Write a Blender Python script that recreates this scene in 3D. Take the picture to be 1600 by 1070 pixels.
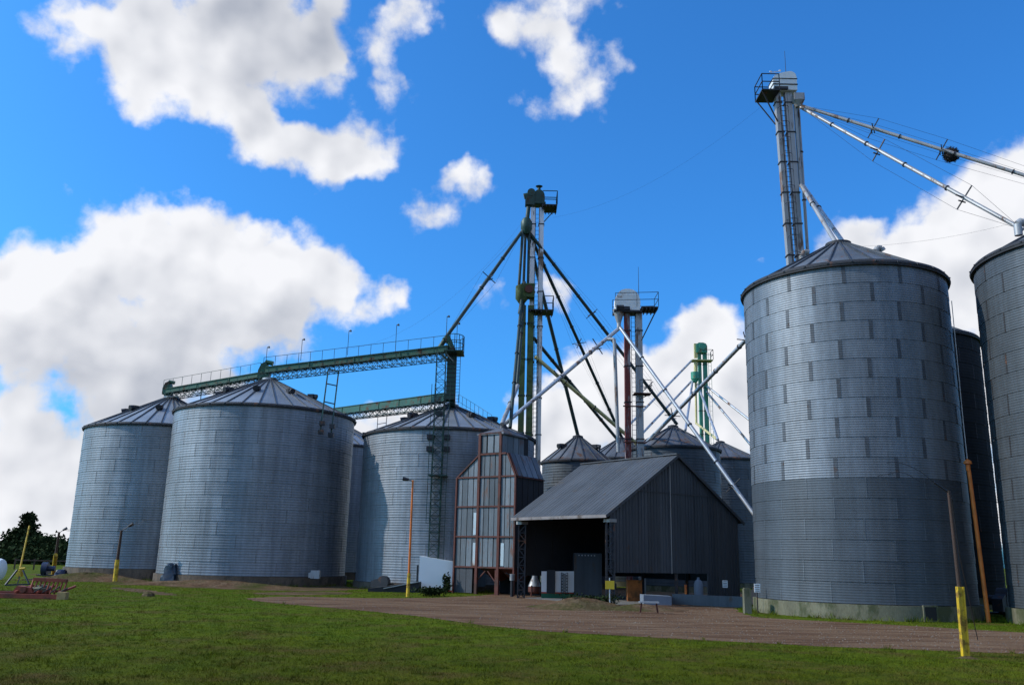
import bpy, math, random
import numpy as np
from mathutils import Vector, Matrix

R_ = math.radians
random.seed(7); rng = np.random.default_rng(11)
for o in list(bpy.data.objects): bpy.data.objects.remove(o)
scene = bpy.context.scene
col = scene.collection

# ---------------------------------------------------------------- camera
cam = bpy.data.cameras.new('camera'); cam_ob = bpy.data.objects.new('camera', cam); col.objects.link(cam_ob)
cam.sensor_width = 36.0; cam.lens = 30.915; cam.clip_start = 0.1; cam.clip_end = 20000
cam_ob.matrix_world = Matrix.Translation((0, 0, 2.1)) @ Matrix.Rotation(R_(103.7), 4, 'X') @ Matrix.Rotation(R_(1.26), 4, 'Z')
scene.camera = cam_ob

# ---------------------------------------------------------------- exposure
scene.view_settings.view_transform = 'Standard'; scene.view_settings.look = 'None'
scene.view_settings.gamma = 1.0; scene.view_settings.use_curve_mapping = False
scene.view_settings.exposure = 0.0
scene.cycles.use_denoising = True
scene.cycles.max_bounces = 6; scene.cycles.diffuse_bounces = 3; scene.cycles.glossy_bounces = 3
scene.cycles.sample_clamp_indirect = 4.0

# ---------------------------------------------------------------- sun
SUN_AZ, SUN_EL = R_(268), R_(36)         # azimuth clockwise from +Y
sun_dir = Vector((math.sin(SUN_AZ)*math.cos(SUN_EL), math.cos(SUN_AZ)*math.cos(SUN_EL), math.sin(SUN_EL)))
sl = bpy.data.lights.new('sun', 'SUN'); sl.energy = 3.4; sl.angle = R_(0.6); sl.color = (1.0, 0.95, 0.87)
so = bpy.data.objects.new('sun', sl); col.objects.link(so)
so.rotation_euler = (-sun_dir).to_track_quat('-Z', 'Y').to_euler(); so.location = (-60, -20, 60)

# ---------------------------------------------------------------- sky with cumulus
world = bpy.data.worlds.new('World'); scene.world = world; world.use_nodes = True
W = world.node_tree; W.nodes.clear()

CLOUDS = [  # direction, half-width, half-height (radians), density
    ((-0.4230, 0.7571, 0.4979), 0.0497, 0.0342, 1.3),
    ((-0.3716, 0.7847, 0.4961), 0.0833, 0.0608, 1.6),
    ((-0.2905, 0.8078, 0.5129), 0.0989, 0.0759, 1.7),
    ((-0.2291, 0.8295, 0.5094), 0.0641, 0.0539, 1.5),
    ((-0.3299, 0.8231, 0.4623), 0.0794, 0.0397, 1.4),
    ((-0.3799, 0.7979, 0.4680), 0.0516, 0.0516, 1.3),
    ((-0.2826, 0.8467, 0.4507), 0.0541, 0.0338, 1.3),
    ((-0.2521, 0.8676, 0.4287), 0.0619, 0.0344, 1.4),
    ((-0.1932, 0.8850, 0.4236), 0.0734, 0.0363, 1.5),
    ((-0.1455, 0.8943, 0.4231), 0.0339, 0.0240, 1),
    ((-0.1127, 0.8226, 0.5573), 0.0407, 0.0339, 0.7),
    ((-0.1402, 0.8375, 0.5281), 0.0328, 0.0342, 0.62),
    ((-0.1410, 0.8578, 0.4943), 0.0291, 0.0415, 0.68),
    ((-0.1414, 0.8692, 0.4739), 0.0237, 0.0209, 0.5),
    ((-0.2075, 0.8075, 0.5522), 0.0400, 0.0233, 1),
    ((0.0404, 0.8326, 0.5524), 0.0616, 0.0581, 0.75),
    ((0.0594, 0.8560, 0.5136), 0.0520, 0.0486, 0.75),
    ((0.0504, 0.8749, 0.4817), 0.0421, 0.0210, 0.6),
    ((-0.0073, 0.8373, 0.5466), 0.0275, 0.0309, 0.65),
    ((-0.0540, 0.9126, 0.4053), 0.0486, 0.0243, 0.75),
    ((-0.0893, 0.9230, 0.3743), 0.0359, 0.0244, 0.65),
    ((-0.4492, 0.8543, 0.2616), 0.0844, 0.0519, 1.5),
    ((-0.4002, 0.8634, 0.3073), 0.0796, 0.0564, 1.6),
    ((-0.3364, 0.8911, 0.3045), 0.0956, 0.0614, 1.6),
    ((-0.2609, 0.9195, 0.2940), 0.0876, 0.0631, 1.6),
    ((-0.2109, 0.9329, 0.2921), 0.0497, 0.0603, 1.4),
    ((-0.3241, 0.9132, 0.2472), 0.1445, 0.0585, 1.6),
    ((-0.4489, 0.8682, 0.2115), 0.1236, 0.0715, 1.6),
    ((-0.4940, 0.8404, 0.2230), 0.0822, 0.0569, 1.5),
    ((-0.3880, 0.9038, 0.1805), 0.1474, 0.0536, 1.6),
    ((-0.2539, 0.9350, 0.2475), 0.0845, 0.0352, 1.3),
    ((-0.1450, 0.9476, 0.2847), 0.0360, 0.0187, 0.85),
    ((-0.4814, 0.8666, 0.1317), 0.0229, 0.0178, 1),
    ((-0.3972, 0.9079, 0.1336), 0.0865, 0.0366, 1.3),
    ((-0.4764, 0.8769, 0.0633), 0.1451, 0.0694, 1.4),
    ((-0.4386, 0.8934, 0.0977), 0.0973, 0.0389, 1.2),
    ((-0.1131, 0.9835, 0.1409), 0.0720, 0.0345, 1.3),
    ((-0.1680, 0.9800, 0.1069), 0.0996, 0.0498, 1.1),
    ((0.1099, 0.9816, 0.1564), 0.1009, 0.0721, 1.5),
    ((0.0602, 0.9900, 0.1275), 0.1083, 0.0505, 1.4),
    ((0.1866, 0.9622, 0.1983), 0.0822, 0.0643, 1.6),
    ((0.2233, 0.9450, 0.2391), 0.0532, 0.0497, 1.6),
    ((0.2542, 0.9497, 0.1830), 0.0668, 0.0844, 1.6),
    ((0.2008, 0.9712, 0.1282), 0.1205, 0.0638, 1.5),
    ((0.0496, 0.9557, 0.2901), 0.0327, 0.0189, 0.75),
    ((-0.0157, 0.9576, 0.2877), 0.0291, 0.0174, 0.6),
    ((0.3498, 0.8781, 0.3265), 0.0508, 0.0284, 1.2),
    ((0.4066, 0.8535, 0.3259), 0.0660, 0.0396, 1.4),
    ((0.4485, 0.8311, 0.3288), 0.0612, 0.0548, 1.6),
    ((0.4855, 0.8005, 0.3513), 0.0595, 0.0533, 1.6),
    ((0.4722, 0.8388, 0.2712), 0.0832, 0.0768, 1.6),
    ((0.5140, 0.8099, 0.2826), 0.0808, 0.1056, 1.6),
    ((0.3979, 0.8715, 0.2866), 0.0799, 0.0499, 1.4),
    ((0.2734, 0.9090, 0.3146), 0.0139, 0.0125, 0.9),
    ((0.4844, 0.8592, 0.1648), 0.1399, 0.0954, 1.4),
    ((-0.4783, 0.8776, 0.0323), 0.1878, 0.0501, 1.5),
    ((-0.3314, 0.9432, 0.0254), 0.2014, 0.0403, 1.4),
    ((-0.0674, 0.9963, 0.0540), 0.2855, 0.0500, 1.4),
    ((0.2788, 0.9589, 0.0526), 0.2748, 0.0550, 1.4),
    ((0.5443, 0.8372, 0.0524), 0.2404, 0.0541, 1.4),
    ((0.1094, 0.9753, 0.1919), 0.0795, 0.0578, 1.5),
    ((0.1518, 0.9682, 0.1988), 0.0647, 0.0575, 1.5),
    ((0.0597, 0.9860, 0.1560), 0.0652, 0.0434, 1.4),
]

GREYS = [  # direction, half-width, half-height, how grey the cloud is there
    ((-0.2535, 0.8162, 0.5192), 0.1333, 0.0933, 0.54),
    ((-0.3353, 0.8184, 0.4667), 0.0923, 0.0461, 0.34),
    ((-0.1867, 0.8934, 0.4087), 0.0913, 0.0316, 0.24),
    ((-0.3820, 0.9075, 0.1745), 0.1814, 0.0605, 0.56),
    ((-0.3241, 0.9132, 0.2472), 0.1445, 0.0413, 0.34),
    ((-0.4632, 0.8695, 0.1716), 0.1095, 0.0516, 0.44),
    ((-0.4376, 0.8951, 0.0850), 0.1360, 0.0583, 0.4),
    ((-0.2469, 0.9419, 0.2277), 0.0917, 0.0423, 0.28),
    ((0.0747, 0.9899, 0.1206), 0.1514, 0.0432, 0.22),
    ((0.2144, 0.9664, 0.1421), 0.1203, 0.0566, 0.18),
    ((0.4842, 0.8513, 0.2021), 0.1210, 0.1083, 0.19),
    ((-0.1307, 0.8555, 0.5010), 0.0830, 0.1037, 0.22),
    ((0.0409, 0.8396, 0.5416), 0.0756, 0.0893, 0.18),
]
AZ0, AZ1, EL0, EL1, NB, NA, NS = R_(-38), R_(38), R_(-1), R_(40), 30, 72, 12
def blob_map(items, nb, mode):
    az = np.linspace(AZ0, AZ1, NA)[None, :]; el = np.linspace(EL0, EL1, nb)[:, None]
    P = np.stack([np.sin(az)*np.cos(el), np.cos(az)*np.cos(el), np.sin(el)+0*az], -1)
    acc = np.full(P.shape[:2], -1.0 if mode == 'max' else 0.0)
    for (c, rx, ry, w) in items:
        d = (P-np.array(c))*np.array([1/rx, 1/(.5*(rx+ry)), 1/ry]); u = w*(1-np.linalg.norm(d, axis=-1))
        if mode == 'max':
            h = np.clip(.5+.5*(u-acc)/.22, 0, 1); acc = acc*(1-h)+u*h+.22*h*(1-h)*.5
        else: acc = np.maximum(acc, np.clip(u*1.6, 0, w))
    return np.clip(acc*.5+.5, 0, 1) if mode == 'max' else np.clip(acc, 0, 1)

def wn(kind, **kw):
    n = W.nodes.new(kind)
    for k, v in kw.items(): setattr(n, k, v)
    return n
def wset(n, i, x):
    if isinstance(x, (int, float, tuple, Vector)): n.inputs[i].default_value = x if not isinstance(x, Vector) else tuple(x)
    else: W.links.new(x, n.inputs[i])
def wmath(op, a, b=None, c=None, clamp=False):
    n = wn('ShaderNodeMath', operation=op, use_clamp=clamp)
    for i, x in enumerate((a, b, c)):
        if x is not None: wset(n, i, x)
    return n.outputs[0]
def wvec(op, a, b=None, out=0):
    n = wn('ShaderNodeVectorMath', operation=op)
    for i, x in enumerate((a, b)):
        if x is not None: wset(n, i, x)
    return n.outputs[out]
def wrange(x, a, b, c, d, smooth=True):
    n = wn('ShaderNodeMapRange', interpolation_type='SMOOTHSTEP' if smooth else 'LINEAR')
    for i, q in enumerate((a, b, c, d)): n.inputs[i+1].default_value = q
    W.links.new(x, n.inputs[0]); return n.outputs[0]
def wmix(f, a, b):
    n = wn('ShaderNodeMix', data_type='RGBA'); wset(n, 0, f); wset(n, 6, a); wset(n, 7, b); return n.outputs[2]
def wnoise(vec, scale, detail, rough=.55, colour=False):
    n = wn('ShaderNodeTexNoise'); n.inputs['Scale'].default_value = scale; n.inputs['Detail'].default_value = detail
    n.inputs['Roughness'].default_value = rough; W.links.new(vec, n.inputs['Vector']); return n.outputs[1 if colour else 0]
def banded(table, azn, eln):
    """bilinear lookup of a small (elevation x azimuth) table: one curve per elevation band"""
    nb = table.shape[0]; e = wmath('MULTIPLY', eln, nb-1); ev_ = wn('ShaderNodeCombineXYZ')
    for i in range(3): W.links.new(e, ev_.inputs[i])
    cv = wn('ShaderNodeCombineXYZ')
    for i in range(3): W.links.new(azn, cv.inputs[i])
    tot = None
    for k in range(0, nb, 3):
        n = wn('ShaderNodeRGBCurve'); mp_ = n.mapping; W.links.new(cv.outputs[0], n.inputs['Color'])
        for ch in range(3):
            c = mp_.curves[ch]; row = table[min(k+ch, nb-1)]
            for j, v in enumerate(row):
                x = j/(NA-1)
                if j == 0: c.points[0].location = (0, float(v))
                elif j == NA-1: c.points[len(c.points)-1].location = (1, float(v))
                else: c.points.new(x, float(v))
        mp_.update()
        w = wvec('MAXIMUM', wvec('SUBTRACT', (1, 1, 1), wvec('ABSOLUTE', wvec('SUBTRACT', ev_.outputs[0], (k, k+1, k+2)))), (0, 0, 0))
        d = wvec('DOT_PRODUCT', n.outputs[0], w, out=1)
        tot = d if tot is None else wmath('ADD', tot, d)
    return tot

tc = wn('ShaderNodeTexCoord'); P = wvec('NORMALIZE', tc.outputs['Generated'])
warp = wvec('MULTIPLY', wvec('SUBTRACT', wnoise(P, 13, 4, .55, True), (.5, .5, .5)), (.060, .060, .060))
Pw = wvec('ADD', P, warp)
sx = wn('ShaderNodeSeparateXYZ'); W.links.new(wvec('NORMALIZE', Pw), sx.inputs[0])
azn = wmath('MULTIPLY_ADD', wmath('ARCTAN2', sx.outputs[0], sx.outputs[1]), 1/(AZ1-AZ0), -AZ0/(AZ1-AZ0), True)
eln = wmath('MULTIPLY_ADD', wmath('ARCSINE', sx.outputs[2]), 1/(EL1-EL0), -EL0/(EL1-EL0), True)
cov = wmath('MULTIPLY_ADD', banded(blob_map(CLOUDS, NB, 'max'), azn, eln), 2.0, -1.0)
grey = banded(blob_map(GREYS, NS, 'add'), azn, eln)
# the same broken cumulus goes on all round, beyond the tabulated directions
far = wrange(wvec('DOT_PRODUCT', P, (0.0, math.cos(R_(16)), math.sin(R_(16))), out=1), .80, .70, 0, 1)
rest = wmath('MULTIPLY_ADD', wnoise(P, 2.6, 2), 4.0, -1.95)
cmx = wn('ShaderNodeMix', data_type='FLOAT'); wset(cmx, 0, far); wset(cmx, 2, cov); wset(cmx, 3, rest)
f1 = wnoise(P, 17, 8, .60); vo = wn('ShaderNodeTexVoronoi', feature='F1'); vo.inputs['Scale'].default_value = 24; vo.inputs['Detail'].default_value = 1
W.links.new(Pw, vo.inputs['Vector'])
dens = wmath('ADD', cmx.outputs[0], wmath('ADD', wmath('MULTIPLY_ADD', f1, 1.7, -.80), wmath('MULTIPLY_ADD', vo.outputs['Distance'], -.5, .23)))
alpha = wrange(dens, -.10, .52, 0, 1)
f2 = wnoise(wvec('ADD', P, (-.014, -.003, .020)), 12, 2.5)
relief = wmath('MULTIPLY', wmath('SUBTRACT', wnoise(P, 12, 2.5), f2), 1.5)
big = wmath('MULTIPLY_ADD', wnoise(P, 7, 3), .34, -.17)
dark = wmath('ADD', grey, wrange(dens, .5, 1.6, 0, .16))
bright = wmath('SUBTRACT', wmath('ADD', wmath('ADD', relief, big), .95), dark, clamp=True)
sky = W.nodes.new('ShaderNodeTexSky'); sky.sky_type = 'NISHITA'; sky.sun_disc = False
sky.sun_elevation = SUN_EL; sky.sun_rotation = SUN_AZ
sky.air_density = 1.0; sky.dust_density = 2.2; sky.ozone_density = 4.0; sky.altitude = 0
hs = W.nodes.new('ShaderNodeMix'); hs.data_type = 'RGBA'; hs.blend_type = 'MULTIPLY'; hs.inputs[0].default_value = 1
W.links.new(sky.outputs[0], hs.inputs[6]); hs.inputs[7].default_value = (.45, 1.46, 2.4, 1)
ccol = wmix(bright, (3.6, 4.0, 4.9, 1), (9.3, 9.4, 9.8, 1))
final = wmix(alpha, hs.outputs[2], ccol)
bg = W.nodes.new('ShaderNodeBackground'); bg.inputs['Strength'].default_value = 0.1
out = W.nodes.new('ShaderNodeOutputWorld')
W.links.new(final, bg.inputs[0]); W.links.new(bg.outputs[0], out.inputs[0])
world.cycles.sampling_method = 'MANUAL'; world.cycles.sample_map_resolution = 512

# ---------------------------------------------------------------- mesh helpers
WL = {}
def V(p): return Vector(p)
class MB:
    def __init__(s): s.v = []; s.f = []; s.m = []
    def add(s, verts, faces, mi=0):
        n = len(s.v); s.v += [tuple(p) for p in verts]
        s.f += [tuple(i+n for i in f) for f in faces]; s.m += [mi]*len(faces); return s
    def box(s, c, size, ax=None, mi=0):
        c = V(c); ax = ax or (V((1, 0, 0)), V((0, 1, 0)), V((0, 0, 1)))
        h = [a*(q/2) for a, q in zip(ax, size)]
        vs = [c+h[0]*i+h[1]*j+h[2]*k for i in (-1, 1) for j in (-1, 1) for k in (-1, 1)]
        return s.add(vs, [(0, 1, 3, 2), (4, 6, 7, 5), (0, 4, 5, 1), (2, 3, 7, 6), (0, 2, 6, 4), (1, 5, 7, 3)], mi)
    def bar(s, p, q, w, h=None, up=(0, 0, 1), mi=0):
        p, q = V(p), V(q); d = (q-p)
        L = d.length
        if L < 1e-6: return s
        d /= L; up = V(up)
        if abs(d.dot(up)) > .98: up = V((0, 1, 0))
        x = d.cross(up).normalized(); y = x.cross(d)
        return s.box((p+q)/2, (L, w, h or w), (d, x, y), mi)
    def tube(s, p, q, r, r2=None, n=10, mi=0, cap=True):
        p, q = V(p), V(q); d = (q-p)
        if d.length < 1e-6: return s
        d.normalize(); r2 = r if r2 is None else r2
        up = V((0, 0, 1)) if abs(d.z) < .95 else V((1, 0, 0))
        x = d.cross(up).normalized(); y = x.cross(d)
        vs = []
        for c, rr in ((p, r), (q, r2)):
            for i in range(n):
                a = 2*math.pi*i/n; vs.append(c+x*(rr*math.cos(a))+y*(rr*math.sin(a)))
        fs = [(i, (i+1) % n, n+(i+1) % n, n+i) for i in range(n)]
        if cap: fs += [tuple(range(n-1, -1, -1)), tuple(range(n, 2*n))]
        return s.add(vs, fs, mi)
    def path(s, pts, r, n=8, mi=0):
        for a, b in zip(pts, pts[1:]): s.tube(a, b, r, n=n, mi=mi)
        return s
    def lathe(s, c, prof, n=24, mi=0):
        c = V(c); vs = []; fs = []
        for (r, z) in prof:
            for i in range(n):
                a = 2*math.pi*i/n; vs.append(c+V((r*math.cos(a), r*math.sin(a), z)))
        for k in range(len(prof)-1):
            for i in range(n):
                j = (i+1) % n; fs.append((k*n+i, k*n+j, (k+1)*n+j, (k+1)*n+i))
        return s.add(vs, fs, mi)
    def prism(s, pts, off, mi=0):
        pts = [V(p) for p in pts]; off = V(off); n = len(pts)
        vs = pts+[p+off for p in pts]
        fs = [tuple(range(n-1, -1, -1)), tuple(range(n, 2*n))]+[(i, (i+1) % n, n+(i+1) % n, n+i) for i in range(n)]
        return s.add(vs, fs, mi)
    def build(s, name, mats, parent=None, smooth=False, base=False):
        me = bpy.data.meshes.new(name)
        a = np.array(s.v, dtype=float); lo, hi = a.min(0), a.max(0)
        org = (lo+hi)/2
        if base or parent is None: org[2] = lo[2]
        me.from_pydata((a-org).tolist(), [], s.f)
        if not isinstance(mats, (list, tuple)): mats = [mats]
        for m in mats: me.materials.append(m)
        if len(mats) > 1: me.polygons.foreach_set('material_index', s.m)
        me.polygons.foreach_set('use_smooth', [True]*len(s.f))
        me.set_sharp_from_angle(angle=R_(38) if smooth else R_(20))
        me.update()
        o = bpy.data.objects.new(name, me); col.objects.link(o)
        w = V(org); WL[o] = w
        o.location = w-(WL[parent] if parent else V((0, 0, 0)))
        if parent: o.parent = parent
        return o
def tag(o, label=None, cat=None, group=None, kind=None):
    if label: o['label'] = label
    if cat: o['category'] = cat
    if group: o['group'] = group
    if kind: o['kind'] = kind
    return o
def thing(name, label, cat, loc, group=None):
    o = bpy.data.objects.new(name, None); col.objects.link(o); o.location = loc; WL[o] = V(loc)
    o.empty_display_size = .2
    return tag(o, label, cat, group)
def lerp(a, b, t): return V(a)*(1-t)+V(b)*t

# ---------------------------------------------------------------- materials
def mat(name, c, metal=0.0, rough=.6, var=.25, scale=1.2, stretch=(1, 1, 1), bump=0.0, bscale=30, rust=0.0, rcol=(.16, .06, .025),
        rscale=1.5, rand=0.0, spec=.5, fine=0.0, streak=0.0):
    m = bpy.data.materials.new(name); m.use_nodes = True; T = m.node_tree; N, L = T.nodes, T.links
    b = N['Principled BSDF']; b.inputs['Metallic'].default_value = metal; b.inputs['Roughness'].default_value = rough
    b.inputs['Specular IOR Level'].default_value = spec
    geo = N.new('ShaderNodeNewGeometry')
    mp = N.new('ShaderNodeMapping'); mp.inputs['Scale'].default_value = stretch; L.new(geo.outputs['Position'], mp.inputs[0])
    def noise(sc, det=5, ro=.55, vec=None):
        n = N.new('ShaderNodeTexNoise'); n.inputs['Scale'].default_value = sc; n.inputs['Detail'].default_value = det
        n.inputs['Roughness'].default_value = ro; L.new(vec or mp.outputs[0], n.inputs['Vector']); return n.outputs[0]
    def rng_(x, a, b_, c_, d_):
        n = N.new('ShaderNodeMapRange'); L.new(x, n.inputs[0])
        for i, q in enumerate((a, b_, c_, d_)): n.inputs[i+1].default_value = q
        return n.outputs[0]
    def mul(a, b_):
        n = N.new('ShaderNodeMath'); n.operation = 'MULTIPLY'; L.new(a, n.inputs[0])
        if isinstance(b_, (int, float)): n.inputs[1].default_value = b_
        else: L.new(b_, n.inputs[1])
        return n.outputs[0]
    v = rng_(noise(scale), .25, .75, 1-var, 1+var)
    if fine: v = mul(v, rng_(noise(scale*14, 3), .25, .75, 1-fine, 1+fine))
    if streak:
        m2 = N.new('ShaderNodeMapping'); m2.inputs['Scale'].default_value = (2.6, 2.6, .10); L.new(geo.outputs['Position'], m2.inputs[0])
        v = mul(v, rng_(noise(1.0, 6, .65, m2.outputs[0]), .3, .7, 1-streak, 1+streak))
    if rand:
        oi = N.new('ShaderNodeObjectInfo'); v = mul(v, rng_(oi.outputs['Random'], 0, 1, 1-rand, 1+rand))
    mx = N.new('ShaderNodeVectorMath'); mx.operation = 'SCALE'; mx.inputs[0].default_value = c; L.new(v, mx.inputs['Scale'])
    cout = mx.outputs[0]
    if rust:
        f = rng_(noise(rscale, 8, .65), .62-rust*.35, .70-rust*.30, 0, 1)
        mi = N.new('ShaderNodeMix'); mi.data_type = 'RGBA'; L.new(f, mi.inputs[0]); L.new(cout, mi.inputs[6]); mi.inputs[7].default_value = (*rcol, 1)
        cout = mi.outputs[2]
        if metal: L.new(rng_(f, 0, 1, metal, .05), b.inputs['Metallic'])
        L.new(rng_(f, 0, 1, rough, .85), b.inputs['Roughness'])
    L.new(cout, b.inputs['Base Color'])
    if bump:
        bp = N.new('ShaderNodeBump'); bp.inputs['Strength'].default_value = bump; bp.inputs['Distance'].default_value = .02
        L.new(noise(bscale, 4, .6, geo.outputs['Position']), bp.inputs['Height']); L.new(bp.outputs[0], b.inputs['Normal'])
    return m
M = {}
M['galv'] = mat('galvanised_sheet', (.205, .222, .245), .5, .52, .22, .5, (1, 1, .5), rand=.045, fine=.10, streak=.22)
M['galv_old'] = mat('weathered_galvanised_sheet', (.070, .082, .095), .3, .55, .16, .4, (1, 1, 2.2), rand=.06, fine=.10, streak=.22)
M['galv_a'] = mat('dull_galvanised_sheet', (.160, .177, .198), .5, .54, .22, .5, (1, 1, .5), rand=.06, fine=.10, streak=.22)
M['signyellow'] = mat('sign_yellow', (.62, .42, .015), 0, .5, .06, 2)
M['galv_shaded'] = mat('shaded_sheet', (.022, .025, .028), .0, .9, .2, .4, (1, 1, 2), rand=.08, fine=.1, streak=.2, spec=.1)  # shade on the bin between its neighbours, put into the sheet colour
M['seam'] = mat('sheet_overlap', (.075, .083, .095), .5, .6, .3, 2, rust=.12, rcol=(.08, .05, .04))
M['galv_roof'] = mat('galvanised_roof', (.30, .31, .325), .55, .5, .2, .5, rand=.12, fine=.08)
M['seam_lt'] = mat('sheet_joint', (.19, .20, .215), .5, .6, .3, 2)
M['roof_dark'] = mat('dull_grey_roof', (.14, .15, .165), .4, .6, .3, .8, rand=.15, rust=.04)
M['roof_rust'] = mat('rust_streaked_roof', (.125, .128, .14), .4, .6, .35, 1.0, rand=.2, rust=.22, rcol=(.10, .045, .025), rscale=.9)
M['eave'] = mat('dark_eave', (.028, .028, .032), .2, .7, .3, 2, rust=.08)
M['concrete'] = mat('mossy_concrete', (.15, .14, .09), 0, .9, .35, 1.1, (1, 1, .45), .4, 40, rust=.42, rcol=(.065, .07, .03), fine=.2)
M['plinth'] = mat('muddy_plinth', (.115, .085, .06), 0, .95, .4, 1.0, (1, 1, .6), .4, 30, rust=.4, rcol=(.06, .045, .03), fine=.2)
M['concrete_grey'] = mat('grey_concrete', (.14, .13, .12), 0, .9, .25, 1.1, (1, 1, 1), .3, 40, fine=.2)
M['green'] = mat('green_paint', (.022, .085, .048), .1, .5, .35, .9, rust=.25, rcol=(.07, .035, .02))
M['green_dk'] = mat('dark_green_paint', (.012, .045, .032), .1, .5, .35, .9, rust=.2, rcol=(.05, .025, .015))
M['olive'] = mat('mossy_green_paint', (.065, .095, .022), .1, .6, .35, 1.2, rust=.35, rcol=(.04, .06, .015))
M['mint'] = mat('mint_green_paint', (.045, .27, .17), .1, .5, .25, .8, rust=.15, rcol=(.25, .12, .03))
M['white'] = mat('weathered_white_paint', (.74, .73, .71), .05, .5, .10, .9, rust=.06, rcol=(.30, .18, .12))
M['legwhite'] = mat('grey_white_trunking', (.36, .35, .345), .35, .5, .2, .9, (1, 1, .25), rust=.22, rcol=(.18, .10, .065), rscale=2.2)
M['leggalv'] = mat('galvanised_trunking', (.55, .56, .57), .6, .42, .2, .9, (1, 1, .3), rust=.15, rcol=(.2, .13, .09))
M['rust'] = mat('rust_red_paint', (.105, .024, .015), .1, .7, .4, 1.5, rust=.35, rcol=(.06, .028, .02))
M['rustleg'] = mat('peeling_red_trunking', (.34, .31, .30), .2, .6, .2, .7, (1, 1, .3), rust=.72, rcol=(.17, .035, .03), rscale=1.3)
M['steel'] = mat('dark_steel', (.035, .036, .042), .5, .55, .3, 2, rust=.10)
M['steel_lt'] = mat('pale_steel', (.45, .45, .46), .6, .42, .15, 2)
M['spout_galv'] = mat('galvanised_spout', (.50, .51, .53), .65, .42, .15, 1.2, rust=.22, rcol=(.18, .10, .07))
M['spout_dk'] = mat('dark_green_spout', (.018, .040, .036), .2, .5, .3, 1.2, rust=.2, rcol=(.05, .03, .02))
M['spout_yel'] = mat('faded_yellow_spout', (.55, .47, .20), .05, .55, .2, 1.2, rust=.1, rcol=(.3, .2, .08))
M['yellow'] = mat('yellow_paint', (.56, .35, .012), 0, .55, .3, 2.5, rust=.30, rcol=(.24, .13, .015), rscale=4)
M['redpaint'] = mat('faded_red_paint', (.24, .045, .022), 0, .7, .35, 3, rust=.3, rcol=(.10, .035, .02))
M['orange'] = mat('orange_paint', (.60, .15, .018), 0, .55, .25, 2, rust=.06, rcol=(.25, .05, .01))
M['brownpole'] = mat('tarred_timber', (.055, .028, .018), 0, .8, .35, 3, (1, 1, .15), .4, 30)
M['whitepaint'] = mat('white_panel_paint', (.84, .84, .84), 0, .45, .04, .7)
M['redline'] = mat('red_stripe', (.45, .03, .02), 0, .5, .1)
M['greenbase'] = mat('green_stripe', (.012, .13, .07), 0, .5, .15)
M['shedclad'] = mat('grey_cladding', (.075, .082, .094), .3, .6, .2, .5, (1, 1, .4), rand=.14, rust=.03, rcol=(.09, .06, .045), fine=.08, streak=.2)
M['shedroof'] = mat('fibre_roof_sheet', (.064, .069, .079), .15, .7, .25, .7, rand=.10, fine=.12, rust=.12, rcol=(.075, .065, .06))
M['shedin'] = mat('near_black_sheet', (.022, .022, .025), .1, .85, .25, .6, rand=.1)  # near-black sheet for shed linings, dryer side and ramp body
M['bluetarp'] = mat('blue_tarpaulin', (.008, .024, .045), 0, .45, .5, 4)
M['trim'] = mat('dull_pinkish_trim', (.20, .175, .17), .1, .7, .3, 2, rust=.25, rcol=(.09, .07, .06))
M['orange_dk'] = mat('grimy_orange_paint', (.26, .075, .01), 0, .7, .35, 2, rust=.3, rcol=(.10, .04, .01))
M['navy'] = mat('navy_paint', (.012, .02, .06), 0, .5, .3, 4)
M['black'] = mat('black_rubber', (.012, .012, .013), 0, .7, .2, 4)
M['wood'] = mat('pale_timber', (.36, .24, .10), 0, .8, .3, 5, fine=.25)
M['slab'] = mat('blue_grey_slab', (.15, .18, .23), 0, .8, .12, 2)
M['bark'] = mat('bark', (.05, .035, .025), 0, .9, .4, 3, bump=.5)
M['leaf'] = mat('dark_foliage', (.020, .030, .011), 0, .95, .5, .7, spec=.05)
M['leaf2'] = mat('hedge_foliage', (.022, .034, .012), 0, .95, .5, .5, spec=.05)
M['nest'] = mat('nest_twigs', (.025, .02, .018), 0, .95, .4, 8)
M['rustpanel'] = mat('dull_zinc_panel', (.135, .145, .158), .45, .5, .2, .8, (1, 1, .25), rand=.32, fine=.15, rust=.10, streak=.15)
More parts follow.
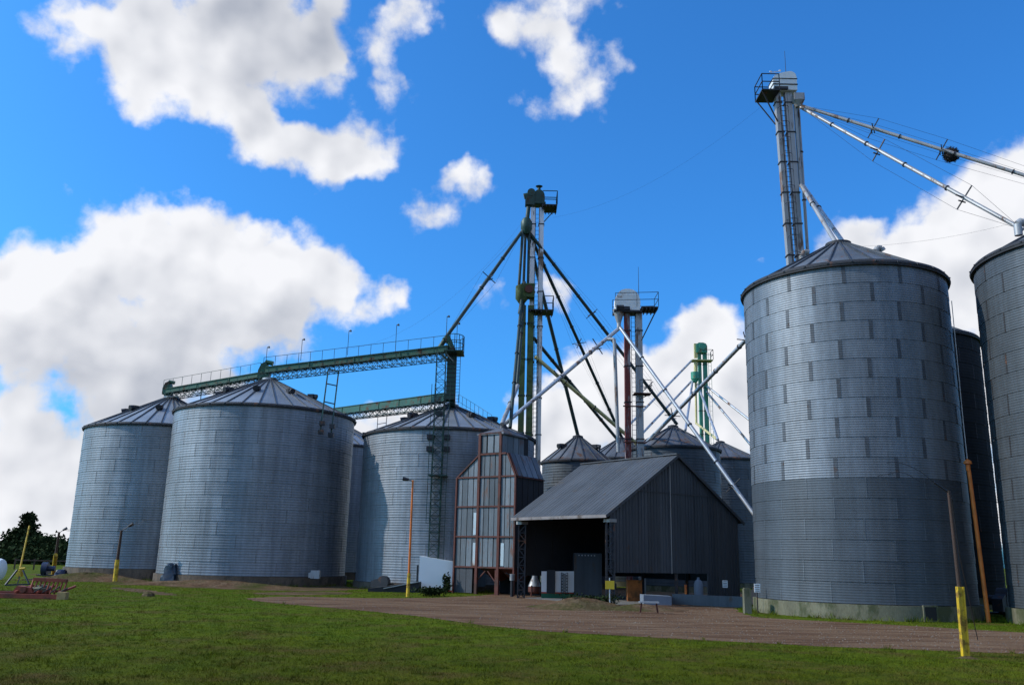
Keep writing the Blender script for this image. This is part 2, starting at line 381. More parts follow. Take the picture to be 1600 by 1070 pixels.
# ---------------------------------------------------------------- ground, dirt road, bare earth
def ground_mat(name, cols, scales, fine, bump, bscale, stretch=(1, 1, 1), rough=.95, near_tint=None):
    m = bpy.data.materials.new(name); m.use_nodes = True; T = m.node_tree; N, L = T.nodes, T.links
    b = N['Principled BSDF']; b.inputs['Roughness'].default_value = rough; b.inputs['Specular IOR Level'].default_value = .02
    geo = N.new('ShaderNodeNewGeometry'); mp = N.new('ShaderNodeMapping'); mp.inputs['Scale'].default_value = stretch
    L.new(geo.outputs['Position'], mp.inputs[0])
    cur = None
    for i, (c, sc) in enumerate(zip(cols, scales)):
        if cur is None:
            cur = N.new('ShaderNodeRGB'); cur.outputs[0].default_value = (*c, 1); cur = cur.outputs[0]; continue
        n = N.new('ShaderNodeTexNoise'); n.inputs['Scale'].default_value = sc; n.inputs['Detail'].default_value = 7
        n.inputs['Roughness'].default_value = .62; L.new(mp.outputs[0], n.inputs['Vector'])
        r = N.new('ShaderNodeMapRange'); r.inputs[1].default_value = .46; r.inputs[2].default_value = .66; L.new(n.outputs[0], r.inputs[0])
        x = N.new('ShaderNodeMix'); x.data_type = 'RGBA'; L.new(r.outputs[0], x.inputs[0]); L.new(cur, x.inputs[6]); x.inputs[7].default_value = (*c, 1)
        cur = x.outputs[2]
    if near_tint:      # turf multiplied darker and browner towards the viewpoint
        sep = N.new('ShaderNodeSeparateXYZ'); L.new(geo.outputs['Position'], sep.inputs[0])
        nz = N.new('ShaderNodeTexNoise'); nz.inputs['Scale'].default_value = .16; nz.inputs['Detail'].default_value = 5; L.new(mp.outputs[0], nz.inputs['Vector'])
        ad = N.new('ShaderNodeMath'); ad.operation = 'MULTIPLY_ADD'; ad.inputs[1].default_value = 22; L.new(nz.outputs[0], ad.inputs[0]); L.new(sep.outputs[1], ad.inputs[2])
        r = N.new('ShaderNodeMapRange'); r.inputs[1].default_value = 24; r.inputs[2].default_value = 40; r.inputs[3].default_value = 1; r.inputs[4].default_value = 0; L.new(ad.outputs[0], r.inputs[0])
        x = N.new('ShaderNodeMix'); x.data_type = 'RGBA'; x.blend_type = 'MULTIPLY'; L.new(r.outputs[0], x.inputs[0]); L.new(cur, x.inputs[6]); x.inputs[7].default_value = (*near_tint, 1); cur = x.outputs[2]
    n = N.new('ShaderNodeTexNoise'); n.inputs['Scale'].default_value = bscale; n.inputs['Detail'].default_value = 5
    L.new(geo.outputs['Position'], n.inputs['Vector'])
    r = N.new('ShaderNodeMapRange'); r.inputs[1].default_value = .3; r.inputs[2].default_value = .7
    r.inputs[3].default_value = 1-fine; r.inputs[4].default_value = 1+fine; L.new(n.outputs[0], r.inputs[0])
    s = N.new('ShaderNodeVectorMath'); s.operation = 'SCALE'; L.new(cur, s.inputs[0]); L.new(r.outputs[0], s.inputs['Scale'])
    L.new(s.outputs[0], b.inputs['Base Color'])
    if bump:
        bp = N.new('ShaderNodeBump'); bp.inputs['Strength'].default_value = bump; bp.inputs['Distance'].default_value = .05
        L.new(n.outputs[0], bp.inputs['Height']); L.new(bp.outputs[0], b.inputs['Normal'])
    return m
GRASSC = [(.082, .112, .008), (.060, .098, .007), (.104, .126, .010), (.094, .078, .020), (.048, .072, .007)]
M['grass'] = ground_mat('grass', GRASSC, [0, .35, .12, .55, 1.7], .22, .5, 9, near_tint=(.82, .64, .8))
M['blade'] = ground_mat('grass_blades', [(c[0]*1.15, c[1]*1.15, c[2]) for c in GRASSC], [0, .35, .12, .55, 1.7], .18, 0, 14, near_tint=(.82, .64, .8))
M['road'] = ground_mat('dirt_road', [(.155, .090, .053), (.225, .142, .091), (.098, .054, .033), (.192, .126, .080), (.083, .044, .028)], [0, .9, .45, 1.6, 1.3], .30, .7, 13, (.22, 1.3, 1))
M['earth'] = ground_mat('bare_earth', [(.120, .072, .042), (.078, .046, .028), (.155, .105, .068), (.055, .058, .018)], [0, .6, 1.4, .5], .35, .8, 9)
M['stone'] = mat('gravel', (.15, .115, .09), 0, .9, .4, 6)

gm = MB()   # one sheet to the horizon
rings = [0, 8, 16, 30, 50, 80, 130, 220, 400, 800, 1600, 3200, 6000]; ns = 64
vs = [(0, 40, 0)]+[(r*math.cos(2*math.pi*i/ns), 40+r*math.sin(2*math.pi*i/ns), 0) for r in rings[1:] for i in range(ns)]
fs = [(0, 1+i, 1+(i+1) % ns) for i in range(ns)]
for k in range(len(rings)-2):
    for i in range(ns):
        a = 1+k*ns; b_ = a+ns; j = (i+1) % ns; fs.append((a+i, b_+i, b_+j, a+j))
gm.add(vs, fs)
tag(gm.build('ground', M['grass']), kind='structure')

def ragged(poly, amp, step, seed):
    r_ = random.Random(seed); outp = []
    n = len(poly)
    for i in range(n):
        a, b_ = V(poly[i]), V(poly[(i+1) % n]); L = (b_-a).length; k = max(1, int(L/step)); d = (b_-a).normalized(); nn = V((-d.y, d.x, 0))
        for j in range(k):
            p = lerp(a, b_, j/k); w = amp*(1 if j else .5)
            outp.append(p+nn*(r_.uniform(-w, w)))
    return outp
def sheet(name, poly, z, m):
    b = MB(); b.add([(p[0], p[1], z) for p in poly], [tuple(range(len(poly)))])
    o = b.build(name, m); tag(o, kind='structure'); return o
def smooth_poly(pts, it=2):
    pts = [V(p) for p in pts]
    for _ in range(it):
        q = []
        for i in range(len(pts)):
            a, b_ = pts[i], pts[(i+1) % len(pts)]; q += [lerp(a, b_, .25), lerp(a, b_, .75)]
        pts = q
    return pts
ROAD = [(-12.36, 41.53, 0), (-9.02, 37.95, 0), (-5.65, 35.16, 0), (-3.19, 32.6, 0), (-1.02, 29.28, 0), (1.13, 27.13, 0), (2.92, 26.28, 0), (5.44, 25.29, 0), (7.77, 24.39, 0), (10.09, 23.89, 0), (13.14, 23.44, 0), (16.07, 23, 0), (60, 60, 0),
        (20.22, 28.83, 0), (17.44, 30.97, 0), (14.2, 33.47, 0), (11.28, 35.23, 0), (9.39, 36.46, 0), (11.2, 46, 0), (22, 62, 0), (10, 72, 0), (-1, 60, 0), (-.5, 52.5, 0), (-2.87, 47.51, 0), (-4.84, 45.81, 0), (-7.22, 44.66, 0), (-10.74, 45.04, 0)]
ROAD[12:13] = [(75, 30, 0), (75, 45, 0)]
road_poly = ragged(smooth_poly(ROAD), .16, .5, 3)
sheet('dirt_road', road_poly, .006, M['road'])
EARTH = [(-33.97, 69.15, 0), (-25.13, 58.63, 0), (-19.86, 53.37, 0), (-13.92, 50.82, 0), (-9.76, 51.36, 0), (-8.5, 57.33, 0), (-8.5, 66, 0), (-20, 74, 0), (-34, 78, 0), (-38, 70, 0)]
earth_poly = ragged(smooth_poly(EARTH), .3, .6, 5)
sheet('bare_earth', earth_poly, .004, M['earth'])
PATCH = [smooth_poly([(-22.6, 51.52, 0), (-20.15, 49.96, 0), (-17.71, 46.79, 0), (-15.22, 43.46, 0), (-16.72, 43.4, 0), (-19.88, 47.27, 0)]),
         smooth_poly([(-13.78, 47.32, 0), (-11.35, 50.45, 0), (-8.3, 51.26, 0), (-8.4, 47.78, 0), (-11.18, 45.55, 0)])]
patch_poly = []
for i, p in enumerate(PATCH):
    q = ragged(p, .18, .3, 20+i); patch_poly.append(q); sheet('bare_patch', q, .004+.001*i, M['earth'])

def inside(poly, x, y):
    px = np.array([p[0] for p in poly]); py = np.array([p[1] for p in poly]); c = np.zeros(len(x), bool); j = len(px)-1
    for i in range(len(px)):
        cond = ((py[i] > y) != (py[j] > y))
        xi = (px[j]-px[i])*(y-py[i])/((py[j]-py[i]) if py[j] != py[i] else 1e-9)+px[i]
        c ^= cond & (x < xi); j = i
    return c
def blade_field(name, label, n, y0, y1, hmin, hmax, wid, power, m):
    t = rng.random(n)
    y = y0*(y1/y0)**(t**power); half = y*.62+3
    x = rng.uniform(-1, 1, n)*half
    keep = ~inside(road_poly, x, y) & ~inside(earth_poly, x, y)
    for q in patch_poly: keep &= ~(inside(q, x, y) & (rng.random(n) < .8))
    for (cx, cy, rr) in BINXY: keep &= (x-cx)**2+(y-cy)**2 > (rr+.3)**2
    x, y = x[keep], y[keep]; n = len(x)
    # tufts: taller where a slow noise is high
    tf = .5+.5*np.sin(x*1.7+np.sin(y*.9)*2)*np.sin(y*1.3+np.sin(x*.7)*2)
    h = rng.uniform(hmin, hmax, n)*(.6+.7*tf); a = rng.uniform(0, 2*np.pi, n)
    w = wid*(y/14)**.8
    dx, dy = np.cos(a)*w, np.sin(a)*w
    lx, ly = rng.normal(0, 1.1, n)*h, rng.normal(0, 1.1, n)*h
    co = np.empty((n, 3, 3)); co[:, 0] = np.c_[x-dx, y-dy, np.full(n, -.003)]; co[:, 1] = np.c_[x+dx, y+dy, np.full(n, -.003)]
    co[:, 2] = np.c_[x+lx, y+ly, h]
    up_ = np.cross(co[:, 1]-co[:, 0], co[:, 2]-co[:, 0])[:, 2] < 0; co[up_] = co[up_][:, [1, 0, 2]]
    me = bpy.data.meshes.new(name); me.vertices.add(3*n); me.vertices.foreach_set('co', co.ravel())
    me.loops.add(3*n); me.loops.foreach_set('vertex_index', np.arange(3*n, dtype=np.int32))
    me.polygons.add(n); me.polygons.foreach_set('loop_start', np.arange(0, 3*n, 3, dtype=np.int32)); me.update(calc_edges=True)
    me.materials.append(m); o = bpy.data.objects.new(name, me); col.objects.link(o)
    return tag(o, label, 'grass', kind='stuff')

M['seam_old'] = mat('old_sheet_joint', (.10, .115, .13), .4, .6, .3, 2)
def tuft_field(name, label, centres, per, spread, hmin, hmax, wid, m):
    c = np.repeat(np.array(centres), per, axis=0); n = len(c)
    x = c[:, 0]+rng.normal(0, 1, n)*spread*c[:, 2]; y = c[:, 1]+rng.normal(0, 1, n)*spread*c[:, 2]
    h = rng.uniform(hmin, hmax, n)*c[:, 2]; a = rng.uniform(0, 2*np.pi, n); dx, dy = np.cos(a)*wid, np.sin(a)*wid
    b = MB(); lx, ly = rng.normal(0, .55, n)*h, rng.normal(0, .55, n)*h
    co = np.stack([np.c_[x-dx, y-dy, 0*x], np.c_[x+dx, y+dy, 0*x], np.c_[x+lx, y+ly, h]], 1).reshape(-1, 3)
    me = bpy.data.meshes.new(name); me.from_pydata(co.tolist(), [], np.arange(3*n).reshape(-1, 3).tolist()); me.materials.append(m)
    o = bpy.data.objects.new(name, me); col.objects.link(o); return tag(o, label, 'grass', kind='stuff')
# ---------------------------------------------------------------- grain bins
BINXY = []
def sheet_mesh(name, R, arc, h, waves, mats, nc=5, amp=.0075, sw=.075):
    b = MB(); rows = waves*4
    def rad(j): return R+amp*math.sin(j*math.pi/2)+.014*(1-j/rows)
    def strip(a0, a1, n, off, mi):
        vs = []; fs = []
        for j in range(rows+1):
            for i in range(n+1):
                a = a0+(a1-a0)*i/n; r = rad(j)+off; vs.append((r*math.sin(a), -r*math.cos(a), j*h/rows))
        for j in range(rows):
            for i in range(n): k = j*(n+1)+i; fs.append((k, k+1, k+n+2, k+n+1))
        b.add(vs, fs, mi)
    strip(-arc/2, arc/2, nc, 0, 0)
    s = sw/R; strip(arc/2-s, arc/2+s*.6, 1, .007, 1)
    me = bpy.data.meshes.new(name); me.from_pydata(b.v, [], b.f)
    for m in mats: me.materials.append(m)
    me.polygons.foreach_set('material_index', b.m); me.polygons.foreach_set('use_smooth', [True]*len(b.f)); me.update()
    return me
def grain_bin(label, cx, cy, R, zb, ze, za, rings, around, waves=6, old_rings=0, wall='galv', roof='galv_roof', npanel=32,
              vents=7, found='concrete', collar=.45, eave_h=.16, old='galv_old', seam='seam', sw=.075):
    root = thing('grain_bin', label, 'grain bin', (cx, cy, 0), 'corrugated steel grain bins'); BINXY.append((cx, cy, R))
    c0 = (cx, cy, 0)
    MB().lathe(c0, [(R-.3, 0), (R+.16, 0), (R+.16, zb-.02), (R-.3, zb-.02)], 64).build('foundation', M[found], root)
    h = (ze-zb)/rings; arc = 2*math.pi/around
    m_new = sheet_mesh('wall_sheet', R, arc, h, waves, [M[wall], M[seam]], sw=sw)
    m_old = sheet_mesh('wall_sheet', R, arc, h, waves, [M[old], M['seam_old']], sw=.03, amp=.0045) if old_rings else m_new
    # sheets turned towards the yard are single parts, the far side is one shell
    fa = math.atan2(-cx, cy)     # rotation that brings -Y towards the viewpoint side
    back = MB()
    for k in range(rings):
        me = m_old if k < old_rings else m_new
        for i in range(around):
            a = (i+(k % 2)*.5+k*.035)*arc+fa
            d = (a-fa+math.pi) % (2*math.pi)-math.pi
            if abs(d) < math.pi/2+arc*.55:
                o = bpy.data.objects.new('wall_sheet', me); col.objects.link(o); o.parent = root
                o.location = (0, 0, zb+k*h); o.rotation_euler = (0, 0, a)
            else:
                n = 4; vs = []
                for z in (0, h):
                    for q in range(n+1):
                        t = a-arc/2+arc*q/n; vs.append((cx+R*math.sin(t), cy-R*math.cos(t), zb+k*h+z))
                back.add(vs, [(q, q+1, n+2+q, n+1+q) for q in range(n)])
    back.build('rear_wall', M[wall], root, True)
    MB().lathe(c0, [(R-.05, ze-.05), (R+.06, ze-.07), (R+.13, ze-.06), (R+.14, ze+eave_h*.4), (R+.05, ze+eave_h)], 96).build('eave_ring', M['eave'], root, True)
    # roof: one wedge sheet with a standing rib, repeated round the cone
    Ro = R+.16; arc2 = 2*math.pi/npanel; zr = ze+.03
    b = MB(); vs = []
    for (r, z) in ((collar, za), (Ro*.5+collar*.5, (za+zr)/2-.01), (Ro, zr)):
        for s in (-.5, 0, .5): vs.append((r*math.sin(s*arc2), -r*math.cos(s*arc2), z))
    b.add(vs, [(0, 3, 4, 1), (1, 4, 5, 2), (3, 6, 7, 4), (4, 7, 8, 5)])
    t = arc2/2; p0 = V((collar*math.sin(t), -collar*math.cos(t), za+.02)); p1 = V((Ro*math.sin(t), -Ro*math.cos(t), zr+.02))
    b.bar(p0, p1, .06, .09, mi=1)
    pm = bpy.data.meshes.new('roof_sheet'); pm.from_pydata([tuple(q) for q in b.v], [], b.f); pm.materials.append(M[roof]); pm.materials.append(M['seam'])
    pm.polygons.foreach_set('material_index', b.m); pm.update()
    for i in range(npanel):
        o = bpy.data.objects.new('roof_sheet', pm); col.objects.link(o); o.parent = root; o.rotation_euler = (0, 0, i*arc2+fa)
    MB().lathe(c0, [(collar+.12, za-.08), (collar+.1, za+.12), (collar*.6, za+.2), (0.02, za+.22)], 20).build('roof_cap', M['eave' if roof != 'galv_roof' else 'galv_roof'], root, True)
    for i in range(vents):
        a = fa+(i+.5)*2*math.pi/max(vents, 1)+.1; r = R*.52; z = za+(zr-za)*(r-collar)/(Ro-collar)
        p = V((cx+r*math.sin(a), cy-r*math.cos(a), z)); d = V((math.sin(a), -math.cos(a), 0))
        vb = MB(); vb.box(p+V((0, 0, .12)), (.42, .42, .30), (d, d.cross(V((0, 0, 1))), V((0, 0, 1))))
        vb.tube(p+d*.1+V((0, 0, .14)), p+d*.42+V((0, 0, .06)), .17, .2, 10)
        vb.build('roof_vent', M['steel'], root, True)
    return root

A = grain_bin('tall galvanised bin nearest the road with darker lower rings', 15.75, 40.32, 4.55, .60, 14.66, 17.1, 17, 12, 8, 6, roof='roof_dark', npanel=30, vents=0, collar=.5, eave_h=.2, sw=.095, wall='galv_a')
B = grain_bin('tall galvanised bin cut off by the right edge of the picture', 24.46, 35.04, 4.55, .60, 14.66, 17.1, 17, 12, 8, 0, wall='galv_old', roof='roof_dark', npanel=30, vents=0, collar=.5, eave_h=.2, seam='eave', sw=.05)
C = grain_bin('dark tall bin half hidden between the two big right bins', 22.9, 51.2, 4.55, .60, 14.66, 17.1, 17, 12, 5, 0, wall='galv_shaded', roof='roof_dark', npanel=30, vents=0, collar=.5, eave_h=.2, seam='eave', sw=.03)
H_ = grain_bin('tall bin next in the row beyond the right edge', 33.8, 38.4, 4.55, .60, 14.66, 17.1, 17, 12, 5, 0, wall='galv_old', roof='roof_dark', npanel=30, vents=0, collar=.5, eave_h=.2)
B2 = grain_bin('widest left bin with the overhead conveyor above its cone roof', -17.43, 62.46, 6.2, .60, 11.3, 14.1, 13, 14, 5, npanel=36, vents=9, seam='seam_lt', sw=.04, found='plinth')
B1 = grain_bin('leftmost galvanised bin standing beside the dark trees', -25.9, 66.4, 5.7, .80, 10.5, 13.3, 12, 13, 5, npanel=36, vents=9, seam='seam_lt', sw=.04, found='plinth')
B3 = grain_bin('galvanised bin behind the lattice mast and orange lamp pole', -4.2, 61.3, 5.9, .40, 9.9, 12.3, 12, 13, 5, npanel=36, vents=9, seam='seam_lt', sw=.04, found='plinth')
B4 = grain_bin('bin mostly hidden in the gap behind the two middle left bins', -16.5, 80, 6.2, .60, 11.0, 14.0, 13, 14, 4, npanel=36, vents=7, seam='seam_lt', sw=.04, found='plinth')
D_ = grain_bin('small bin with rusty cone roof directly behind the dryer tower', 5.27, 68, 2.75, .4, 9.15, 11.2, 11, 6, 4, wall='galv_old', roof='roof_rust', npanel=18, vents=3, collar=.3)
E_ = grain_bin('small dark bin with spout on its cone behind the shed ridge', 12.3, 66, 3.4, .4, 10.0, 11.85, 12, 8, 4, wall='galv_old', roof='roof_rust', npanel=20, vents=0, collar=.3)
F_ = grain_bin('small dark bin peeping out beside the tall right bin', 19.2, 80, 3.7, .4, 10.8, 12.6, 12, 8, 4, wall='galv_old', roof='roof_rust', npanel=20, vents=0, collar=.3)
G_ = grain_bin('small bin roof behind the white twin elevator legs', 9.63, 76, 3.3, .4, 10.2, 12.2, 12, 8, 4, wall='galv_old', roof='roof_rust', npanel=20, vents=0, collar=.3)

# extras on the near bin
b = MB(); p = V((16.55, 41.6, 17.0)); p = V((18.07, 41.5, 17.13)); p.z -= .15
b.tube(p, p+V((0, 0, .35)), .14, n=12); b.path([p+V((0, 0, .35)), p+V((.1, 0, .5)), p+V((.28, 0, .5)), p+V((.36, 0, .36))], .15, 12)
b.build('gooseneck_vent', M['legwhite'], A, True)
a = math.atan2(-15.75, 40.32); q = V((16.55, 35.47, 0)); d = (q-V((15.75, 40.32, 0))).normalized(); d.z = 0; p = V((15.75, 40.32, .31))+d*4.72
b = MB(); x = d.cross(V((0, 0, 1)))
for (u, w_, dz, hh) in ((0, .62, .28, .06), (0, .62, -.28, .06), (.28, .06, 0, .5), (-.28, .06, 0, .5)): b.box(p+x*u+V((0, 0, dz)), (.08, w_, hh), (d, x, V((0, 0, 1))))
b.build('duct_frame', M['concrete'], A); b = MB(); b.box(p-d*.005, (.05, .5, .5), (d, x, V((0, 0, 1)))); b.build('duct_opening', M['black'], A)
b = MB(); p = V((21.36, 35, 16.18)); b.path([p+V((0, 0, -.4)), p+V((0, 0, .1)), p+V((.2, 0, .25)), p+V((.4, 0, .1))], .16, 12); b.build('gooseneck_vent', M['legwhite'], B, True)
# white vent box on the widest left bin
p = V((-12.11, 57.6, 0.77)); b = MB(); b.box(p, (.55, .35, .5)); b.box(p+V((-.3, -.1, -.05)), (.2, .2, .3)); b.build('inspection_box', M['legwhite'], B2)
# ---------------------------------------------------------------- steelwork helpers
def leg(name, top, zb, w, d, m, parent, fl=None, step=2.6, fm='steel'):
    top = V(top) if not isinstance(top, tuple) or len(top) == 3 else top
    bot = V((top[0], top[1], zb)) if not isinstance(zb, (tuple, Vector)) else V(zb)
    b = MB(); b.bar(bot, top, w, d, up=(0, 1, 0)); o = b.build(name, m, parent)
    f = MB(); L = (V(top)-bot).length; n = int(L/step); ax = (V(top)-bot).normalized()
    for i in range(1, n+1):
        p = bot+ax*(L*i/(n+.5)); f.bar(p-ax*.03, p+ax*.03, w+.09, d+.09, up=(0, 1, 0))
    if n: tag(f.build('flange', M[fm], o), kind='stuff')
    return o
def ladder(p, q, w, side, m, parent, cage=0, step=.32, name='ladder'):
    p, q, side = V(p), V(q), V(side).normalized(); b = MB(); L = (q-p).length; d = (q-p)/L
    for s in (-.5, .5): b.bar(p+side*w*s, q+side*w*s, .035)
    for i in range(int(L/step)): c = p+d*(i*step); b.bar(c-side*w/2, c+side*w/2, .02)
    if cage:
        nrm_ = V((0, -1, 0)); k = 0
        while k*1.0 < L:
            c = p+d*k*1.0; pts = [c+side*(cage*math.cos(t))+nrm_*(cage*1.3*math.sin(t)) for t in np.linspace(0, math.pi, 7)]
            for a_, b_ in zip(pts, pts[1:]): b.bar(a_, b_, .022)
            k += 1
        for t in (.25*math.pi, .5*math.pi, .75*math.pi):
            o = side*(cage*math.cos(t))+nrm_*(cage*1.3*math.sin(t)); b.bar(p+o, q+o, .016)
    return b.build(name, m, parent)
def railing(pts, h, m, parent, r=.025, mid=True, step=1.1, close=False):
    b = MB(); pts = [V(p) for p in pts]
    segs = list(zip(pts, pts[1:]))+([(pts[-1], pts[0])] if close else [])
    for a_, c_ in segs:
        n = max(1, int((c_-a_).length/step))
        for i in range(n+1): p = lerp(a_, c_, i/n); b.bar(p, p+V((0, 0, h)), r*2)
        for z in ((h, h*.5) if mid else (h,)): b.bar(a_+V((0, 0, z)), c_+V((0, 0, z)), r*2)
    return b.build('railing', m, parent)
def platform(c, sx, sy, m, parent, th=.07, ax=None):
    b = MB(); b.box(c, (sx, sy, th), ax)
    c = V(c)
    for i in range(-2, 3): b.box(c+V((sx*i*.22, 0, -.1)), (.06, sy, .12))
    return b.build('platform', m, parent)
def lattice(p, q, w, h, n, m, parent, name='lattice', r=.05, up=(0, 0, 1)):
    p, q = V(p), V(q); d = (q-p).normalized(); up = V(up)
    x = d.cross(up).normalized(); y = x.cross(d); b = MB(); L = (q-p).length
    cs = [x*(w/2*i)+y*(h/2*j) for i, j in ((-1, -1), (1, -1), (1, 1), (-1, 1))]
    for c in cs: b.bar(p+c, q+c, r*1.4)
    for k in range(n):
        a_, e_ = p+d*(L*k/n), p+d*(L*(k+1)/n)
        for i in range(4):
            c1, c2 = cs[i], cs[(i+1) % 4]
            b.bar(a_+c1, a_+c2, r)
            if k % 2: b.bar(a_+c1, e_+c2, r)
            else: b.bar(a_+c2, e_+c1, r)
    return b.build(name, m, parent)
def spout(p, q, r, m, parent, cross=(), wires=False, flange=True, n=10):
    p, q = V(p), V(q); o = MB().tube(p, q, r, n=n).build('spout', m, parent, True)
    L = (q-p).length; d = (q-p)/L
    if flange:
        b = MB()
        for i in range(1, int(L/3)): c = p+d*(i*3); b.tube(c-d*.03, c+d*.03, r+.04, n=n)
        if b.v: tag(b.build('flange', M['steel'], o), kind='stuff')
    x = d.cross(V((0, 0, 1))).normalized(); y = x.cross(d)
    for t in cross:
        c = p+(q-p)*t; b = MB(); b.bar(c-x*.62, c+x*.62, .05); b.bar(c-y*.62, c+y*.62, .05)
        b.bar(c-x*.25-y*.2, c+x*.25-y*.2, .05); b.build('stay_bracket', M['steel'], o)
    if wires and cross:
        b = MB()
        for s in (x, -x, y, -y):
            pts = [p]+[p+(q-p)*t+s*.62 for t in cross]+[q]; b.path(pts, .007, 4)
        b.build('stay_wire', M['steel'], o)
    return o

# ---------------------------------------------------------------- main elevator tower (green head, galvanised and green legs)
Y = 62
T = thing('elevator_tower', 'tallest central elevator tower with green head and radiating dark spouts', 'elevator tower', (1.89, 62, 0.02))
T.location.z = 0; WL[T].z = 0
a, c = V((1.39, 62, 27.63)), V((2, 62, 27.64))
leg('trunk_leg', a, 0, .36, .45, M['leggalv'], T); leg('trunk_leg', c, 0, .36, .45, M['leggalv'], T)
g1p, g2p = V((0.75, 61.4, 19.81)), V((1.31, 61.4, 19.82))
leg('green_leg', g1p, 0, .42, .5, M['olive'], T, fm='green_dk'); leg('green_leg', g2p, 0, .42, .5, M['olive'], T, fm='green_dk')
ladder((.5*(a.x+c.x), 61.7, 4), (.5*(a.x+c.x), 61.7, a.z), .28, (1, 0, 0), M['steel'], T, cage=0)
ladder((g2p.x+.45, 61.2, 4), (g2p.x+.45, 61.2, g2p.z), .3, (1, 0, 0), M['green_dk'], T)
# head
b = MB(); hc = V((1.8, 62, 27.84)); w = .85
prof = [(-w/2, 0), (w/2, 0), (w/2, .65), (w*.46, .85), (w*.34, 1.04), (w*.17, 1.15), (-w*.17, 1.15), (-w*.34, 1.04), (-w*.46, .85), (-w/2, .65)]
b.prism([hc+V((x, -.4, z)) for x, z in prof], (0, .8, 0)); b.box(hc+V((0, 0, .1)), (1.0, .95, .12)); b.build('head', M['green_dk'], T)
b = MB(); p = hc+V((0, 0, 1.17)); b.tube(p-V((0, 0, .1)), p+V((0, 0, .3)), .12, n=10); b.tube(p+V((0, 0, .3)), p+V((0, 0, .42)), .13, .28, 10); b.build('vent_stack', M['green_dk'], T, True)
b = MB(); p = V((1.11, 61.8, 28.15)); b.box(p, (.7, .55, .8)); b.tube(p+V((-.45, 0, .35)), p+V((.3, 0, .55)), .22, n=12); b.tube(p+V((.1, -.3, .6)), p+V((.1, .3, .6)), .3, n=12); b.build('drive_motor', M['green_dk'], T, True)
pp = V((2.58, 62, 27.65)); platform(pp, 1.15, 1.6, M['steel'], T)
railing([pp+V((-.5, -.8, .04)), pp+V((.57, -.8, .04)), pp+V((.57, .8, .04)), pp+V((-.5, .8, .04))], 1.05, M['green_dk'], T, .025)
b = MB(); b.bar(pp+V((.5, 0, 0)), V((c.x+.1, 62, pp.z-1.2)), .06); b.build('strut', M['green_dk'], T)
# upper distributor
b = MB(); p = V((0.88, 61.4, 25.84)); b.lathe(p, [(.02, -.55), (.2, -.5), (.42, -.1), (.42, .45), (.28, .72), (.1, .8), (.02, .8)], 16); b.tube(p+V((.05, 0, .7)), V((1.03, 61.8, 27.74)), .16, n=10); b.build('distributor', M['green_dk'], T, True)
du = p
# middle head and its distributor
b = MB(); p = V((0.99, 61.3, 20.85)); b.box(p, (1.15, .7, .95)); b.lathe(p+V((-.35, 0, -.1)), [(.02, -.9), (.16, -.85), (.46, -.45), (.46, .5), (.2, .65), (.02, .65)], 14); b.box(p+V((.1, -.02, .5)), (1.0, .72, .1)); b.build('lower_head', M['olive'], T, True)
dm = p+V((-.2, 0, -.6))
b = MB(); b.tube(p+V((.15, -.5, .1)), p+V((.15, -.3, .1)), .3, n=14); b.build('drive_cover', M['rust'], T, True)
pf = V((2.05, 61.6, 19.41)); platform(pf, 1.8, 1.5, M['steel'], T)
railing([pf+V((.1, -.7, 0)), pf+V((.88, -.7, 0)), pf+V((.88, .7, 0))], 1.05, M['green_dk'], T)
S, SG, SY = M['spout_dk'], M['spout_galv'], M['spout_yel']
spout(du+V((-.25, 0, -.2)), (-4.65, 58.5, 16.44), .125, S, T, (.45,), True)
spout(du+V((.2, .1, -.3)), (12.62, 66, 12.1), .125, S, T, (.42, .8), True)
spout(du+V((.2, .2, -.3)), (9.73, 76, 12.33), .125, S, T, (.5,), True)
spout(du+V((.1, .2, -.4)), (5.27, 68, 11.38), .14, S, T)
spout((1.56, 61.6, 17.48), (9.14, 74, 11.84), .13, S, T)
spout((1.67, 61.2, 16.02), (10.26, 66, 9.97), .14, SY, T)
for (p_, q_) in (((0.62, 61.3, 25.7), (0.42, 61.3, 21.33)), ((0.82, 61.5, 25.68), (0.75, 61.5, 21.4)), ((1.1, 61.5, 25.79), (1.08, 61.5, 21.41))): spout(p_, q_, .11, S, T, flange=False)
spout((0.63, 61, 20.08), (0, 53, 9.71), .11, S, T); spout((0.77, 61, 19.84), (0.4, 57, 13.18), .10, S, T)
spout((0.44, 57, 13.09), (-0.5, 52, 9.75), .13, M['legwhite'], T)
spout((0.83, 61, 21.54), (0.46, 61, 19.11), .10, S, T, flange=False)

# ---------------------------------------------------------------- white twin-leg elevator
T3 = thing('elevator_tower', 'white domed elevator with two peeling red and white legs behind shed', 'elevator tower', (8.08, 58, 0.29)); T3.location.z = 0; WL[T3].z = 0
a, c = V((7.82, 58, 18.45)), V((8.63, 58, 18.47))
leg('trunk_leg', a, 0, .38, .4, M['rustleg'], T3); leg('trunk_leg', c, 0, .42, .4, M['legwhite'], T3)
ladder((.5*(a.x+c.x), 57.9, 5), (.5*(a.x+c.x), 57.9, a.z), .26, (1, 0, 0), M['steel'], T3)
hc = V((7.84, 58, 18.54)); b = MB()
prof = [(-.82, 0), (.82, 0), (.85, .55)]+[(.85*math.cos(q)**.8, .55+.95*math.sin(q)) for q in np.linspace(.25, math.pi/2-.12, 5)]+[(-.85*math.cos(q)**.8, .55+.95*math.sin(q)) for q in np.linspace(math.pi/2-.12, .25, 5)]+[(-.85, .55)]
b.prism([hc+V((x, -.45, z+.05)) for x, z in prof], (0, .9, 0)); b.build('head', M['white'], T3)
